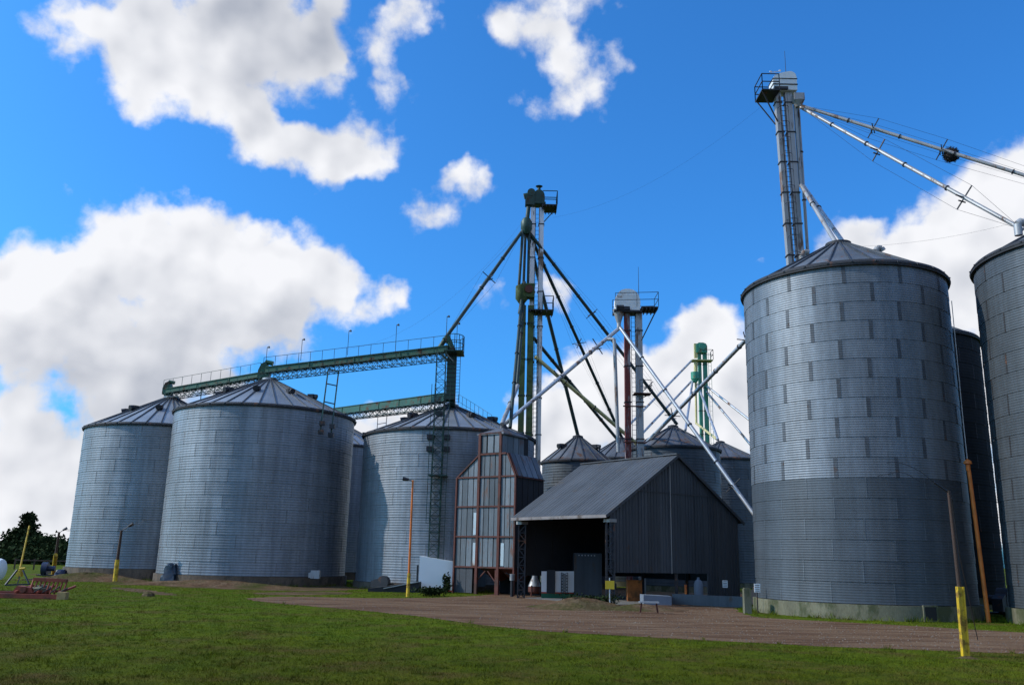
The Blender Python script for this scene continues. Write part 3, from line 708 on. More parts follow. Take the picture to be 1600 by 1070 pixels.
b = MB(); b.box(hc+V((-.35, -.58, .12)), (.9, .25, .22)); b.box(hc+V((0, 0, -.05)), (1.9, 1.2, .12)); b.tube(hc+V((-.8, -.62, .18)), hc+V((-.3, -.62, .18)), .15, n=10); b.build('drive', M['steel'], T3, True)
pp = V((9.3, 58, 18.75)); platform(pp, 1.15, 1.5, M['steel'], T3)
railing([hc+V((-.9, -.85, .1)), pp+V((.56, -.85, .03)), pp+V((.56, .85, .03)), hc+V((-.9, .85, .1))], 1.0, M['steel'], T3, .016)
b = MB(); b.bar(pp+V((.55, -.3, 0)), V((c.x+.15, 57.8, pp.z-2.2)), .06); b.bar(pp+V((.55, .5, 0)), V((c.x+.15, 58.1, pp.z-2.2)), .06); b.build('strut', M['steel'], T3)
b = MB(); p = V((8.65, 58, 19.93)); b.tube(p-V((0, 0, .6)), p+V((0, 0, 1.9)), .025, .012, 5); b.build('lightning_rod', M['steel'], T3)
oc = V((7.24, 57.8, 17.7)); b = MB(); b.tube(oc+V((0, 0, .95)), oc, .42, .14, 12); b.tube(oc, oc-V((0, 0, .3)), .14, n=10); b.build('outlet_cone', M['legwhite'], T3, True)
pf = V((8.75, 57.8, 12.83)); b = MB(); b.box(pf, (1.15, .9, .06)); b.bar(pf+V((.5, 0, 0)), pf+V((-.2, 0, -.35)), .05); b.build('platform', M['rust'], T3)
railing([pf+V((-.2, -.45, 0)), pf+V((.55, -.45, 0))], .9, M['steel'], T3, .018)
for z_ in (12.0, 9.6): MB().box(V((.5*(a.x+c.x), 57.75, z_)), (1.5, .08, .08)).build('tie_bar', M['rust'], T3)
spout((7.2, 57.8, 17.29), (-0.28, 53.5, 10.05), .125, SG, T3, (.2, .55))
spout((7.32, 57.7, 17.36), (13.95, 50.5, 4.64), .115, M['steel_lt'], T3, (.86,))
e0 = V((6.71, 57, 16.37)); b = MB(); b.path([V((6.43, 57.2, 16.41)), e0+V((.1, 0, 0)), V((6.85, 57, 15.89)), V((7.04, 57, 8.85))], .12, 12); b.build('spout', M['legwhite'], T3, True)

# ---------------------------------------------------------------- mint green elevator far behind
T4 = thing('elevator_tower', 'small mint green elevator far behind with yellow platform', 'elevator tower', (20.4, 95, 0.58)); T4.location.z = 0; WL[T4].z = 0
a, c = V((20.8, 95, 24.49)), V((21.4, 95, 24.5))
leg('trunk_leg', a, 0, .34, .4, M['mint'], T4); leg('trunk_leg', c, 0, .42, .4, M['mint'], T4)
b = MB(); hc = V((20.98, 95, 24.49)); b.prism([hc+V((x, -.5, z)) for x, z in ((-.6, 0), (.62, 0), (.62, .75), (.5, 1.0), (.2, 1.12), (-.3, 1.12), (-.6, .9))], (0, 1, 0)); b.tube(hc+V((.1, -.6, .7)), hc+V((.1, -.4, .7)), .4, n=12); b.build('head', M['mint'], T4, True)
b = MB(); p = V((20.15, 94.5, 21.48)); b.tube(p, p+V((0, 0, .75)), .45, n=14); b.tube(p, p-V((0, 0, .4)), .45, .2, 14); b.build('distributor', M['mint'], T4, True)
b = MB(); p = V((20.98, 94.8, 23.57)); b.box(p, (2.3, 1.3, .1)); b.box(V((20.37, 94.8, 24.72)), (.35, .35, 1.6)); b.build('platform', M['spout_yel'], T4)
railing([p+V((-.3, -.7, .05)), p+V((1.15, -.7, .05)), p+V((1.15, .6, .05))], 1.1, M['steel'], T4)
spout((20.3, 94.6, 23.66), (20.26, 94.6, 22.14), .2, SY, T4, flange=False)
for p_, q_, m_ in (((19.85, 94.5, 23.55), (11.25, 84, 14.47), SG), ((19.72, 94.5, 21.18), (11.26, 82, 12.38), SG), ((19.86, 94.5, 21.18), (16.04, 80, 13.7), SG), ((20.21, 94.5, 21.05), (20.04, 94, 16.45), SY),
                   ((20.41, 94.5, 20.91), (19, 80, 12.89), SG), ((21.46, 94.5, 20.65), (25.27, 90, 15.91), SG), ((21.37, 94.5, 20.08), (25.27, 90, 13.08), SG), ((20.11, 94, 16.46), (19.13, 81, 13.08), SY)): spout(p_, q_, .12, m_, T4, flange=False)
ladder(V((c.x+.45, 94.6, 6)), V((c.x+.45, 94.6, hc.z)), .3, (1, 0, 0), M['mint'], T4, step=.5)

# ---------------------------------------------------------------- tall grey elevator behind the near bin
T1 = thing('elevator_tower', 'tall grey elevator with caged ladder rising behind the near right bin', 'elevator tower', (15.6, 47, 0))
def t1(px_top, px_bot): return px_top, px_bot
la, lb = V((15.35, 47, 29.33)), V((15.59, 47, 18.25)); ra, rb = V((15.96, 47, 29.34)), V((16.15, 47, 18.26))
def foot(a_, b_): d = (b_-a_).normalized(); return b_+d*((b_.z-0)/-d.z)
leg('trunk_leg', la, foot(la, lb), .34, .4, M['legwhite'], T1, step=1.9); leg('trunk_leg', ra, foot(ra, rb), .40, .4, M['legwhite'], T1, step=1.9)
lm0, lm1 = V((15.57, 46.8, 28.8)), V((15.81, 46.8, 18.19)); ladder(foot(lm0, lm1), lm0, .3, (1, 0, 0), M['steel'], T1, cage=.3)
for (p_, q_, r_) in (((16.34, 46.9, 28.25), (16.41, 46.9, 23.11), .10), ((16.63, 47.2, 28.42), (16.67, 47.2, 18.72), .09)): spout(p_, q_, r_, M['legwhite'], T1)
hc = lerp(la, ra, .5)+V((0, 0, -.25)); ex = V((1, 0, 0)); b = MB()
prof = [(-.62, 0), (.78, 0), (.78, .85), (.72, 1.05), (.58, 1.18), (.38, 1.22), (-.1, 1.1), (-.38, 1.0), (-.55, .85), (-.62, .65)]
b.prism([hc+V((x, -.42, z)) for x, z in prof], (0, .84, 0)); b.build('head', M['white'], T1)
b = MB(); b.box(hc+V((.08, 0, .35)), (1.46, .90, .06)); b.box(hc+V((.08, 0, .72)), (1.46, .90, .04)); b.box(hc+V((-.2, -.48, .06)), (.8, .15, .16)); b.build('rust_band', M['steel'], T1)
oc = V((16.47, 46.7, 28.44)); b = MB(); b.box(oc+V((0, 0, .15)), (.6, .6, .45)); b.tube(oc-V((0, 0, .05)), oc-V((0, 0, .4)), .35, .15, 12); b.build('distributor', M['legwhite'], T1, True)
pp = V((14.72, 46.8, 28.78)); b = MB(); b.box(pp, (1.05, 1.5, .08)); b.build('platform', M['steel'], T1)
b = MB(); b.bar(pp+V((-.5, -.6, 0)), la+V((-.1, -.2, -2.2)), .06); b.bar(pp+V((-.5, .6, 0)), la+V((-.1, .2, -2.2)), .06); b.build('strut', M['steel'], T1)
railing([pp+V((.5, -.75, 0)), pp+V((-.5, -.75, 0)), pp+V((-.5, .75, 0)), pp+V((.5, .75, 0))], 1.0, M['steel'], T1, .022)
b = MB(); p = hc+V((.3, 0, 1.1)); b.tube(p, p+V((0, 0, 1.7)), .02, .012, 5); b.build('lightning_rod', M['steel'], T1)
b = MB(); p = hc+V((-.35, 0, .95)); b.tube(p, p+V((0, 0, .45)), .02, n=5); b.bar(p+V((-.25, 0, .4)), p+V((.3, 0, .5)), .03)
b.lathe(p+V((-.25, 0, .4)), [(.01, 0), (.07, .03), (.07, .08), (.01, .1)], 8); b.lathe(p+V((.3, 0, .48)), [(.01, 0), (.07, .03), (.07, .08), (.01, .1)], 8); b.build('anemometer', M['steel_lt'], T1)
sa, sb = V((16.54, 46.6, 28.09)), V((28.65, 40, 19.72)); sb = sa+(sb-sa)*((33.8-sa.x)/(sb.x-sa.x)); s1 = spout(sa, sb, .095, M['legwhite'], T1, (.195, .362), True)
s2 = spout((16.57, 46.6, 27.97), (22.17, 36, 16.44), .095, M['legwhite'], T1, (.42, .79), True)
spout((16.36, 46.7, 23.1), (15.78, 40.6, 17.32), .11, M['legwhite'], T1); spout((16.54, 46.8, 23.07), (16.54, 41, 17.12), .11, M['spout_galv'], T1)
b = MB(); p = V((15.7, 40.4, 17.31)); b.lathe(p+V((0, 0, -.1)), [(.01, -.13), (.13, -.05), (.13, .06), (.01, .13)], 10); b.build('inlet_cap', M['rust'], T1, True)
spout((16.01, 48, 17.21), (9.93, 66, 10.3), .135, M['spout_galv'], T1, (.26, .75))
b = MB(); p = V((16.12, 46.6, 18.8)); b.path([p+V((0, 0, -1)), p, p+V((.15, 0, .25)), p+V((.4, 0, .2))], .17, 10); b.build('boot_elbow', M['legwhite'], T1, True)

# bird's nest on the long spout
c = V((23.31, 43.3, 23.53)); b = MB(); r_ = random.Random(4)
b.lathe(c+V((0, 0, -.36)), [(.02, 0), (.27, .06), (.37, .3), (.29, .6), (.12, .7), (.01, .7)], 12)
for i in range(420):
    u = V((r_.gauss(0, 1), r_.gauss(0, 1), r_.gauss(0, 1))).normalized(); p = c+V((u.x*.35, u.y*.35, u.z*.36)); t = V((r_.gauss(0, 1), r_.gauss(0, 1), r_.gauss(0, 1))).normalized()
    b.bar(p-t*.13, p+t*.13, .014)
tag(b.build('bird_nest', M['nest']), 'dark round nest of twigs on the long grey spout', 'nest')

# ---------------------------------------------------------------- overhead conveyor gallery
GA = thing('overhead_conveyor', 'long green conveyor gallery with railing above the left bins', 'conveyor', (-17.5, 62.5, 0))
P1, P2, P3 = V((-26.13, 66.2, 13.78)), V((-17.86, 62.6, 14.52)), V((-4.28, 58.6, 15.79))
P2b = V((-17.67, 62.5, 14.83))
def conveyor(p, q, parent, w=.62, h=.46, tw=.8, th=.55, n=24, m='green'):
    d = (q-p).normalized(); x = d.cross(V((0, 0, 1))).normalized(); y = x.cross(d)
    b = MB(); b.box((p+q)/2, ((q-p).length, w, h), (d, x, y)); b.box((p+q)/2+y*(h/2+.02), ((q-p).length, w+.12, .05), (d, x, y))
    k = int((q-p).length/3)
    for i in range(1, k): c = lerp(p, q, i/k); b.box(c, (.06, w+.08, h+.08), (d, x, y))
    b.build('conveyor_casing', M[m], parent)
    o = -y*(h/2+th/2+.03); lattice(p+o, q+o, tw, th, n, M['green_dk'], parent, 'truss', .026)
    return d, x, y
d, x, y = conveyor(P1, P2, GA, n=22, h=.30, th=.42)
s = x*.55 if x.y < 0 else -x*.55
railing([P1+s+V((0, 0, .15)), P2+s+V((0, 0, .15))], .65, M['green_dk'], GA, .012, False, .9)
d, x, y = conveyor(P2b, P3, GA, n=38, h=.36, th=.48)
s = x*.6 if x.y < 0 else -x*.6
railing([P2b+s+V((0, 0, .15)), P3+s+V((0, 0, .15))], .7, M['green_dk'], GA, .014, False, .9)
for p, k in ((P1, .8), (P2, 1.0)):
    b = MB(); b.prism([p+V((xx*k, -.3, zz*k)) for xx, zz in ((-.45, -.3), (.35, -.3), (.35, .35), (.05, .95), (-.25, .8), (-.45, .3))], (0, .6, 0)); b.tube(p+V((0, -.1, .95*k)), p+V((.55*k, -.1, .85*k)), .17*k, n=10)
    b.tube(p+V((0, 0, -.3)), p+V((0, 0, -1.0)), .25, .2, 10); b.build('drive_head', M['green'], GA, True)
for t, hh in ((.0, 1.3), (.2, 1.55), (.46, 1.75), (.72, 1.75), (.985, 1.9), (1.04, 1.3)):
    p = lerp(P2b, P3, t)+V((0, -.6, .3)); b = MB(); b.tube(p, p+V((0, 0, hh)), .02, n=5); b.bar(p+V((0, 0, hh)), p+V((.12, 0, hh+.02)), .04); b.tube(p+V((.12, 0, hh-.04)), p+V((.12, 0, hh+.08)), .09, .05, 8); b.build('lamp_post', M['steel'], GA)
b = MB(); p = P3+V((-.1, 0, .25)); b.path([p+V((-.55, 0, -.1)), p+V((-.15, 0, .55)), V((-4.65, 58.5, 16.44))], .16, 10); b.tube(p+V((-.1, 0, .7)), p+V((.35, 0, -.3)), .2, n=10); b.build('inlet_chute', M['green'], GA, True)
# landing round the end
pp = P3+V((.35, 0, -.25)); b = MB(); b.box(pp, (1.3, 1.8, .08)); b.build('landing', M['green_dk'], GA)
arcp = [pp+V((.65*math.sin(t), -.9*math.cos(t), 0)) for t in np.linspace(-.4, math.pi+.4, 9)]; railing(arcp, 1.15, M['green_dk'], GA, .02, True, 3)
# supports
def frame(pts, m, parent, rungs, w=.07):
    (a0, a1), (b0, b1) = pts; b = MB(); b.bar(a0, a1, w); b.bar(b0, b1, w); b.bar(a1, b1, w)
    for t in rungs: b.bar(lerp(a0, a1, t), lerp(b0, b1, t), w*.8)
    return b.build('support_frame', m, parent)
f = frame((((-12.33, 56.9, 9.66), (-12.94, 60.9, 14.7)), ((-11.71, 57.4, 9.58), (-12.2, 60.9, 14.57))), M['green_dk'], GA, (.47, .76), .09)
for q in ((-12.3, 57.15, 10.33), (-12.31, 57, 9.72), (-11.7, 57.55, 10.19), (-11.73, 57.45, 9.62)): MB().box(V(q)+V((0, .05, 0)), (.34, .3, .28)).build('wall_bracket', M['steel'], GA)
frame((((-22.88, 64.2, 12.52), (-23.13, 64.8, 13.92)), ((-22.1, 64.6, 12.89), (-22, 64.4, 13.97))), M['green_dk'], GA, (), .06)
# vertical shaft and lattice mast at the gallery end
SH = thing('lift_shaft', 'dark enclosed green shaft between upper and lower conveyors', 'shaft', (P3.x+.3, 58.6, 0)); 
zt, zb_ = P3.z-.1, (-4, 58.9, 12.39)[2]
b = MB(); cx_ = V((-4.09, 59, 14.14)).x; b.box((cx_, 59, (zt+zb_)/2), (.62, .6, zt-zb_))
b.build('shaft_casing', M['green_dk'], SH)
ladder((cx_+.46, 58.7, zb_-.2), (cx_+.46, 58.7, zt+.1), .26, (1, 0, 0), M['rust'], SH, cage=0, step=.22)
b = MB(); k = 0
while zb_+k*.3 < zt: b.box((cx_, 58.69, zb_+k*.3), (.66, .05, .05)); k += 1
b.build('stiffener', M['steel'], SH)
b = MB(); b.tube((cx_+.1, 59.2, zb_), (cx_+.05, 60.8, 12.2), .22, n=10); b.build('discharge_spout', M['green_dk'], SH, True)
MS = thing('lattice_mast', 'slim dark green lattice mast standing in front of the bin', 'lattice mast', (V((-4.43, 55, 2.38)).x, 55, 0))
mx = V((-4.5, 55, 12.68)).x; zt2 = (-4.51, 55, 14.86)[2]
lattice((mx, 55, 0), (mx, 55, zt2), .58, .58, 30, M['green_dk'], MS, 'lattice', .024, up=(0, 1, 0))
ladder((mx+.5, 54.8, 0), (mx+.5, 54.8, (-4.13, 54.8, 12.82)[2]), .28, (1, 0, 0), M['green_dk'], MS)
ladder((mx-.42, 54.9, 4), (mx-.42, 54.9, (-4.7, 54.9, 12.66)[2]), .2, (1, 0, 0), M['green_dk'], MS, step=.6, name='cable_tray')
for z_ in (8.6, 9.35):
    for s in (-.55, .55): MB().box((mx+s, 55.33, z_), (.36, .3, .3)).build('wall_bracket', M['steel'], MS)
b = MB(); b.box((mx+.1, 55, 6.9), (1.15, .7, .08)); b.build('rest_platform', M['green_dk'], MS)
b = MB(); b.bar((mx, 55.2, zt2-.2), (P3.x, 58.3, P3.z-.9), .1); b.bar((mx+.3, 55.2, zt2-.2), (P3.x+.3, 58.3, P3.z-.9), .1); b.build('tie_arm', M['green_dk'], MS)
# lower conveyor
LC = thing('overhead_conveyor', 'shorter lower green conveyor joining the shaft behind', 'conveyor', (-8, 66, 0))
Q1, Q2 = V((-15.4, 74, 13.64)), V((-4.31, 59.6, 12.64)); conveyor(Q1, Q2, LC, w=.62, h=.5, n=34, th=.45)
b = MB(); b.box(Q1+V((-.2, 0, 0)), (.7, .7, .7)); b.tube(Q1+V((-.1, 0, 0)), Q1+V((-.1, 0, -1.2)), .22, n=8); b.build('tail_box', M['green_dk'], LC)
frame((((-9.81, 64.6, 10.92), (-10.09, 66.5, 12.6)), ((-9.17, 64.6, 11.17), (-9.33, 66, 12.44))), M['steel'], LC, (.35,), .05)
# handrail up the roof of the bin behind the mast
b = MB(); pr = [(-3.65, 60.5, 12.5), (-2.49, 58.9, 11.59), (-1.23, 57.4, 10.61)]
for z in (.05, .55): b.path([V(p)+V((0, 0, z)) for p in pr], .012, 5)
for t in np.linspace(0, 1, 9): p = lerp(pr[0], pr[2], t); b.bar(p-V((0, 0, .15)), p+V((0, 0, .55)), .025)
b.build('roof_handrail', M['steel'], B3)
# ---------------------------------------------------------------- grain dryer
N0 = V((0.42, 51, -0.01)); N0.z = 0; L0 = V((-3.08, 53.4, -0.15)); L0.z = 0
ev = (N0-L0); DW = ev.length; ev.normalize(); ew = V((-ev.y, ev.x, 0)); 
if ew.y < 0: ew = -ew
DD = 2.9
DR = thing('grain_dryer', 'grey panelled grain dryer tower with red frame beside the shed', 'dryer', lerp(N0, L0, .5))
def dp(u, z, w=0.0): return L0+ev*(u*DW)+ew*w+V((0, 0, z))
z0, z1, z2, z3 = 1.5, 6.65, 7.98, 9.2
ua, ub = .385, .74
rows = [z0, z0+(z1-z0)/3, z0+2*(z1-z0)/3, z1]
def panel(pts, parent, m, n=None, name='panel'):
    b = MB(); b.prism([p-ew*(.03+random.uniform(0, .02)) for p in pts], ew*.03); return b.build(name, m, parent)
# dark core behind the panels
core = [dp(0, z0), dp(1, z0), dp(1, z1), dp(ub+.12, z2), dp(ub, z2), dp(ub, z3), dp(ua, z3), dp(ua, z2), dp(0, z1)]
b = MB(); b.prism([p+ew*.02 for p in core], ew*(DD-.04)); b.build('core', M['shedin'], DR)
bays = [(0, ua, 4), (ua, ub, 4), (ub, 1, 3)]
g = .012
for (a_, b_, n) in bays:
    for i in range(n):
        u0, u1 = a_+(b_-a_)*i/n+g*.5, a_+(b_-a_)*(i+1)/n-g*.5
        for k in range(3): panel([dp(u0, rows[k]+.03), dp(u1, rows[k]+.03), dp(u1, rows[k+1]-.03), dp(u0, rows[k+1]-.03)], DR, M['rustpanel'])
        def lim(u):
            if u < ua: return z1+(z2-z1)*(u/ua)
            if u > ub: return z1+(z2-z1)*max(0, min(1, (1-u)/(1-ub-.12)))
            return z2
        if min(lim(u0), lim(u1)) > z1+.02 or True:
            pts = [dp(u0, z1+.03), dp(u1, z1+.03), dp(u1, max(lim(u1)-.02, z1+.05)), dp(u0, max(lim(u0)-.02, z1+.06))]; panel(pts, DR, M['rustpanel'])
for i in range(3):
    u0, u1 = ua+(ub-ua)*i/3+g, ua+(ub-ua)*(i+1)/3-g; panel([dp(u0, z2+.08), dp(u1, z2+.08), dp(u1, z3-.04), dp(u0, z3-.04)], DR, M['rustpanel'])
# a few bright replacement panels
for (u, k) in ((.33, 1), (.335, 0), (.80, 0)):
    panel([dp(u-.02, rows[k]+.1)-ew*.02, dp(u+.03, rows[k]+.1)-ew*.02, dp(u+.03, rows[k+1]-.35)-ew*.02, dp(u-.02, rows[k+1]-.35)-ew*.02], DR, M['leggalv'], name='patch_panel')
# frame
def beam(p, q, w=.13, h=.1, m='rust', name='frame_beam'): return MB().bar(p-ew*.07, q-ew*.07, w, h, up=tuple(ew)).build(name, M[m], DR)
for u, zt_ in ((0, z1), (ua, z3), (ub, z3), (1, z1)): beam(dp(u, 0), dp(u, zt_), .16 if u in (ua, ub) else .10, .12)
for zz in rows: beam(dp(.01, zz), dp(.99, zz), .09, .08)
beam(dp(ua, z2), dp(ub+.1, z2), .1, .1); beam(dp(ua, z3), dp(ub, z3), .1, .1); beam(dp(0, z1), dp(ua, z2), .08, .1); beam(dp(1, z1), dp(ub+.12, z2), .1, .1)
# right side wall, right shoulder roof, upper side wall
def side(pts, nm, m, n=5, thick=.04):   # strips between two edges (p0->p1 lower, q0->q1 upper)
    p0, p1, q0, q1 = pts
    for i in range(n):
        t0, t1_ = i/n+.01, (i+1)/n-.01
        a_, b_, c_, d_ = lerp(p0, p1, t0), lerp(p0, p1, t1_), lerp(q0, q1, t1_), lerp(q0, q1, t0)
        nn = (b_-a_).cross(d_-a_).normalized()
        if nn.dot(ev) < 0: nn = -nn
        MB().prism([p+nn*.01 for p in (a_, b_, c_, d_)], nn*(thick+random.uniform(0, .01))).build(nm, M[m], DR)
side((dp(1, z0), dp(1, z0, DD), dp(1, z1), dp(1, z1, DD)), 'side_sheet', 'shedin')
side((dp(1, z1), dp(1, z1, DD), dp(ub+.12, z2), dp(ub+.12, z2, DD)), 'shoulder_sheet', 'rustpanel')
side((dp(ub, z2+.05), dp(ub, z2+.05, DD*.8), dp(ub, z3), dp(ub, z3, DD*.8)), 'side_sheet', 'rustpanel', 4)
b = MB(); b.bar(dp(1.03, z1-.05), dp(1.03, z1-.05, DD), .06); b.bar(dp(ub+.13, z2), dp(1.02, z1), .1); b.build('shoulder_trim', M['rust'], DR)
b = MB(); ap = dp((ua+ub)/2, z3+.55, DD*.42); cs = [dp(ua-.05, z3, -.12), dp(ub+.05, z3, -.12), dp(ub+.05, z3, DD*.85), dp(ua-.05, z3, DD*.85)]
b.add(cs+[ap]+[p-V((0, 0, .08)) for p in cs], [(0, 1, 4), (1, 2, 4), (2, 3, 4), (3, 0, 4), (0, 5, 6, 1), (1, 6, 7, 2), (2, 7, 8, 3), (3, 8, 5, 0), (8, 7, 6, 5)]); b.build('cap_roof', M['roof_rust'], DR)
b = MB(); b.lathe(ap-V((0, 0, .12)), [(.3, -.1), (.22, .18), (.16, .3), (.01, .32)], 10); b.build('roof_inlet', M['steel'], DR, True)
# under the body: panelled leg, red hoppers and open bay
for i in range(3): u0, u1 = -.01+.33*i/3, -.01+.33*(i+1)/3-.008; panel([dp(u0, .05), dp(u1, .05), dp(u1, z0-.05), dp(u0, z0-.05)], DR, M['shedroof'])
b = MB(); b.prism([dp(0, .05, .3), dp(.32, .05, .3), dp(.32, z0, .3), dp(0, z0, .3)], ew*.1); b.build('leg_lining', M['shedin'], DR)
b = MB(); t_, l_ = z0, .75
for (u0, u1) in ((.40, .70), (.72, .98)):
    top = [dp(u0, t_, .05), dp(u1, t_, .05), dp(u1, t_, 2.5), dp(u0, t_, 2.5)]; um = (u0+u1)/2; lo = [dp(um-.05, l_, 1.1), dp(um+.05, l_, 1.1), dp(um+.05, l_, 1.4), dp(um-.05, l_, 1.4)]
    b = MB(); b.add(top+lo, [(0, 1, 5, 4), (1, 2, 6, 5), (2, 3, 7, 6), (3, 0, 4, 7), (4, 5, 6, 7)]); b.build('hopper', M['rust'], DR)
for u in (.36, .70): beam(dp(u, 0, .1), dp(u, z0, .1), .12, .12)
for (u0, u1) in ((.38, .52), (.68, .56)): beam(dp(u0, z0-.75, .1), dp(u1, z0-.2, .1), .06, .06)
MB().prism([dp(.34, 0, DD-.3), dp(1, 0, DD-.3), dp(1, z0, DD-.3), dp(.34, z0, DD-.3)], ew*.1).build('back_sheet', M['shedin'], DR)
MB().prism([dp(-.10, z1-.12, 1.2), dp(-.02, z1+.02, 1.2), dp(-.02, z1+.08, 1.2), dp(-.13, z1-.08, 1.2)], ew*2.0).build('side_canopy', M['roof_rust'], DR)
b = MB(); b.prism([dp(-.06, .3, 1.2), dp(-.005, .3, 1.2), dp(-.005, z1-.1, 1.2), dp(-.06, z1-.1, 1.2)], ew*2.0); b.build('side_duct', M['shedclad'], DR)

# ---------------------------------------------------------------- gable shed
K = V((4.86, 43.0, 0)); d1 = V((-.598, .801, 0)); d2 = V((.801, .598, 0)); SL, HW = 7.14, 4.73; ZE, ZR, ZC = 4.36, 7.41, 1.49
SD = thing('drive_in_shed', 'dark grey gabled drive-in shed open on its left side', 'shed', K+d1*SL*.5+d2*HW)
def sp(u, s, z): return K+d1*u+d2*s+V((0, 0, z))      # u along the eave, s across the gable
def roofz(s): return ZE+(ZR-ZE)*(1-abs(s-HW)/HW)
n = 11
for i in range(n):
    s0, s1 = 2*HW*i/n+.008, 2*HW*(i+1)/n-.008; zb_ = ZC-(.0 if i < 8 else .0)
    if i >= 8: zb_ = .25
    pts = [sp(0, s0, zb_), sp(0, s1, zb_)]+[sp(0, s1, roofz(s1)-.03)]+([sp(0, HW, ZR-.03)] if s0 < HW < s1 else [])+[sp(0, s0, roofz(s0)-.03)]
    b = MB(); b.prism(pts, -d1*(.035+.012*(i % 2)))
    for t in (.25, .5, .75):
        s_ = s0+(s1-s0)*t; b.bar(sp(-.05, s_, zb_+.02), sp(-.05, s_, roofz(s_)-.06), .05, .035, up=tuple(d1))
    b.build('cladding_sheet', M['shedclad'], SD)
for s_ in (4.17, 6.02): MB().bar(sp(-.09, s_, ZC-.02), sp(-.09, s_, roofz(s_)-.1), .05, .03, up=tuple(d1)).build('joint_strip', M['legwhite'] if s_ < 5 else M['shedroof'], SD)
MB().bar(sp(-.085, 1.9, 5.45), sp(-.085, 7.7, 5.45), .04, .03, up=tuple(d1)).build('joint_strip', M['shedroof'], SD)
nr = 8
for sgn in (0, 1):
    for i in range(nr):
        u0, u1 = -.18+(SL+.36)*i/nr+.006, -.18+(SL+.36)*(i+1)/nr-.006
        if sgn == 0: a_, c_ = -.35, HW; za_, zc_ = roofz(-.35), ZR
        else: a_, c_ = 2*HW+.35, HW; za_, zc_ = roofz(2*HW+.35), ZR
        b = MB(); off = V((0, 0, .05+.012*(i % 2)))
        b.prism([sp(u0, a_, za_), sp(u1, a_, za_), sp(u1, c_, zc_), sp(u0, c_, zc_)], off)
        for t in (.2, .5, .8): u_ = u0+(u1-u0)*t; b.bar(sp(u_, a_, za_)+off, sp(u_, c_, zc_)+off, .05, .018)
        b.build('roof_sheet', M['shedroof'], SD)
MB().bar(sp(-.2, HW, ZR+.07), sp(SL+.2, HW, ZR+.07), .3, .06).build('ridge_cap', M['shedroof'], SD)
MB().bar(sp(-.2, -.38, ZE-.26), sp(SL+.2, -.38, ZE-.26), .05, .15).build('eave_trim', M['trim'], SD)
b = MB()
for s0, s1 in ((-.36, HW), (HW, 2*HW+.36)): b.bar(sp(-.2, s0, roofz(s0)-.02), sp(-.2, s1, roofz(s1)-.02), .05, .14)
b.build('verge_trim', M['shedroof'], SD)
# inner linings: far side wall, far gable
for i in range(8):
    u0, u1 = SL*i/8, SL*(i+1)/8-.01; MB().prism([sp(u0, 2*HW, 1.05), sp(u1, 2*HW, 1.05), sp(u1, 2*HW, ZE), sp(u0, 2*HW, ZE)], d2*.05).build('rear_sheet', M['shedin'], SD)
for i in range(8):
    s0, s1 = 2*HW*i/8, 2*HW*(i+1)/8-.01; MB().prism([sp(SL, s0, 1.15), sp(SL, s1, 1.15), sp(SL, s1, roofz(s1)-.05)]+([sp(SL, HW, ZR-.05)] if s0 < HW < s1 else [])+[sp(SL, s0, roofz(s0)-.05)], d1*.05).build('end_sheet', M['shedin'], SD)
MB().prism([sp(0, -.0, ZE-.2), sp(SL, 0, ZE-.2), sp(SL, 0, ZE-.05), sp(0, 0, ZE-.05)], d2*.12).build('eave_beam', M['steel'], SD)
for u in (.12, SL-.1):
    lattice(sp(u, .15, 0), sp(u, .15, ZE-.55), .36, .36, 9, M['steel'], SD, 'post', .05, up=(0, 1, 0)); MB().box(sp(u, .15, ZE-.45), (.46, .46, .16), (d1, d2, V((0, 0, 1)))).build('post_cap', M['legwhite'], SD)
for s_ in (4.73, 9.3):
    MB().bar(sp(.15, s_, 0), sp(.15, s_, ZC+.3), .14, .14).build('post', M['steel'], SD)
for u, s_ in ((SL-.1, 4.73), (SL-.1, 9.3), (SL*.5, 9.3)): MB().bar(sp(u, s_, 0), sp(u, s_, ZC+.3), .16, .16).build('post', M['steel'], SD)
MB().box(sp(SL*.5, HW, .01), (SL-.2, 2*HW-.4, .03), (d1, d2, V((0, 0, 1)))).build('floor_slab', M['concrete_grey'], SD)
# control cabin inside, pale steel blocks standing in for a row of daylight slots
cc = V((4.42, 49.5, 1.17)); b = MB(); b.box((cc.x, 50.1, 1.2), (1.5, 1.2, 2.4)); o = tag(b.build('control_cabin', M['shedclad']), 'dull grey steel cabin standing inside the open shed', 'cabin')
b = MB()
for px_ in range(6): b.box((cc.x-.5+.17*px_, 49.5-.02, 2.28), (.06, .06, .06))
b.build('daylight_slot', M['steel_lt'], o)

# ---------------------------------------------------------------- white hopper wagons behind dryer and shed
def wagon(label, pts, th, y_dir=(0, 1, 0), wheels=True, name='grain_wagon', cat='wagon'):
    r0 = thing(name, label, cat, (pts[0][0], pts[0][1], 0)); yd = V(y_dir)
    MB().prism(pts, yd*th).build('side_panel', M['whitepaint'], r0)
    a_, c_ = V(pts[0]), V(pts[1]); 
    MB().prism([a_, c_, c_-V((0, 0, .07)), a_-V((0, 0, .07))], yd*th*1.0).build('red_stripe', M['redline'], r0)
    MB().prism([a_-V((0, 0, .07)), c_-V((0, 0, .07)), c_-V((0, 0, .42)), a_-V((0, 0, .42))], yd*th*.98).build('green_sill', M['greenbase'], r0)
    if wheels:
        for t in (.2, .75):
            p = lerp(a_, c_, t)+yd*.25; wz = max(.2, min(.42, p.z-.3)); p.z = wz; b = MB(); b.tube(p-yd*.12, p+yd*.12, wz, n=16); b.build('wheel', M['black'], r0, True)
    return r0
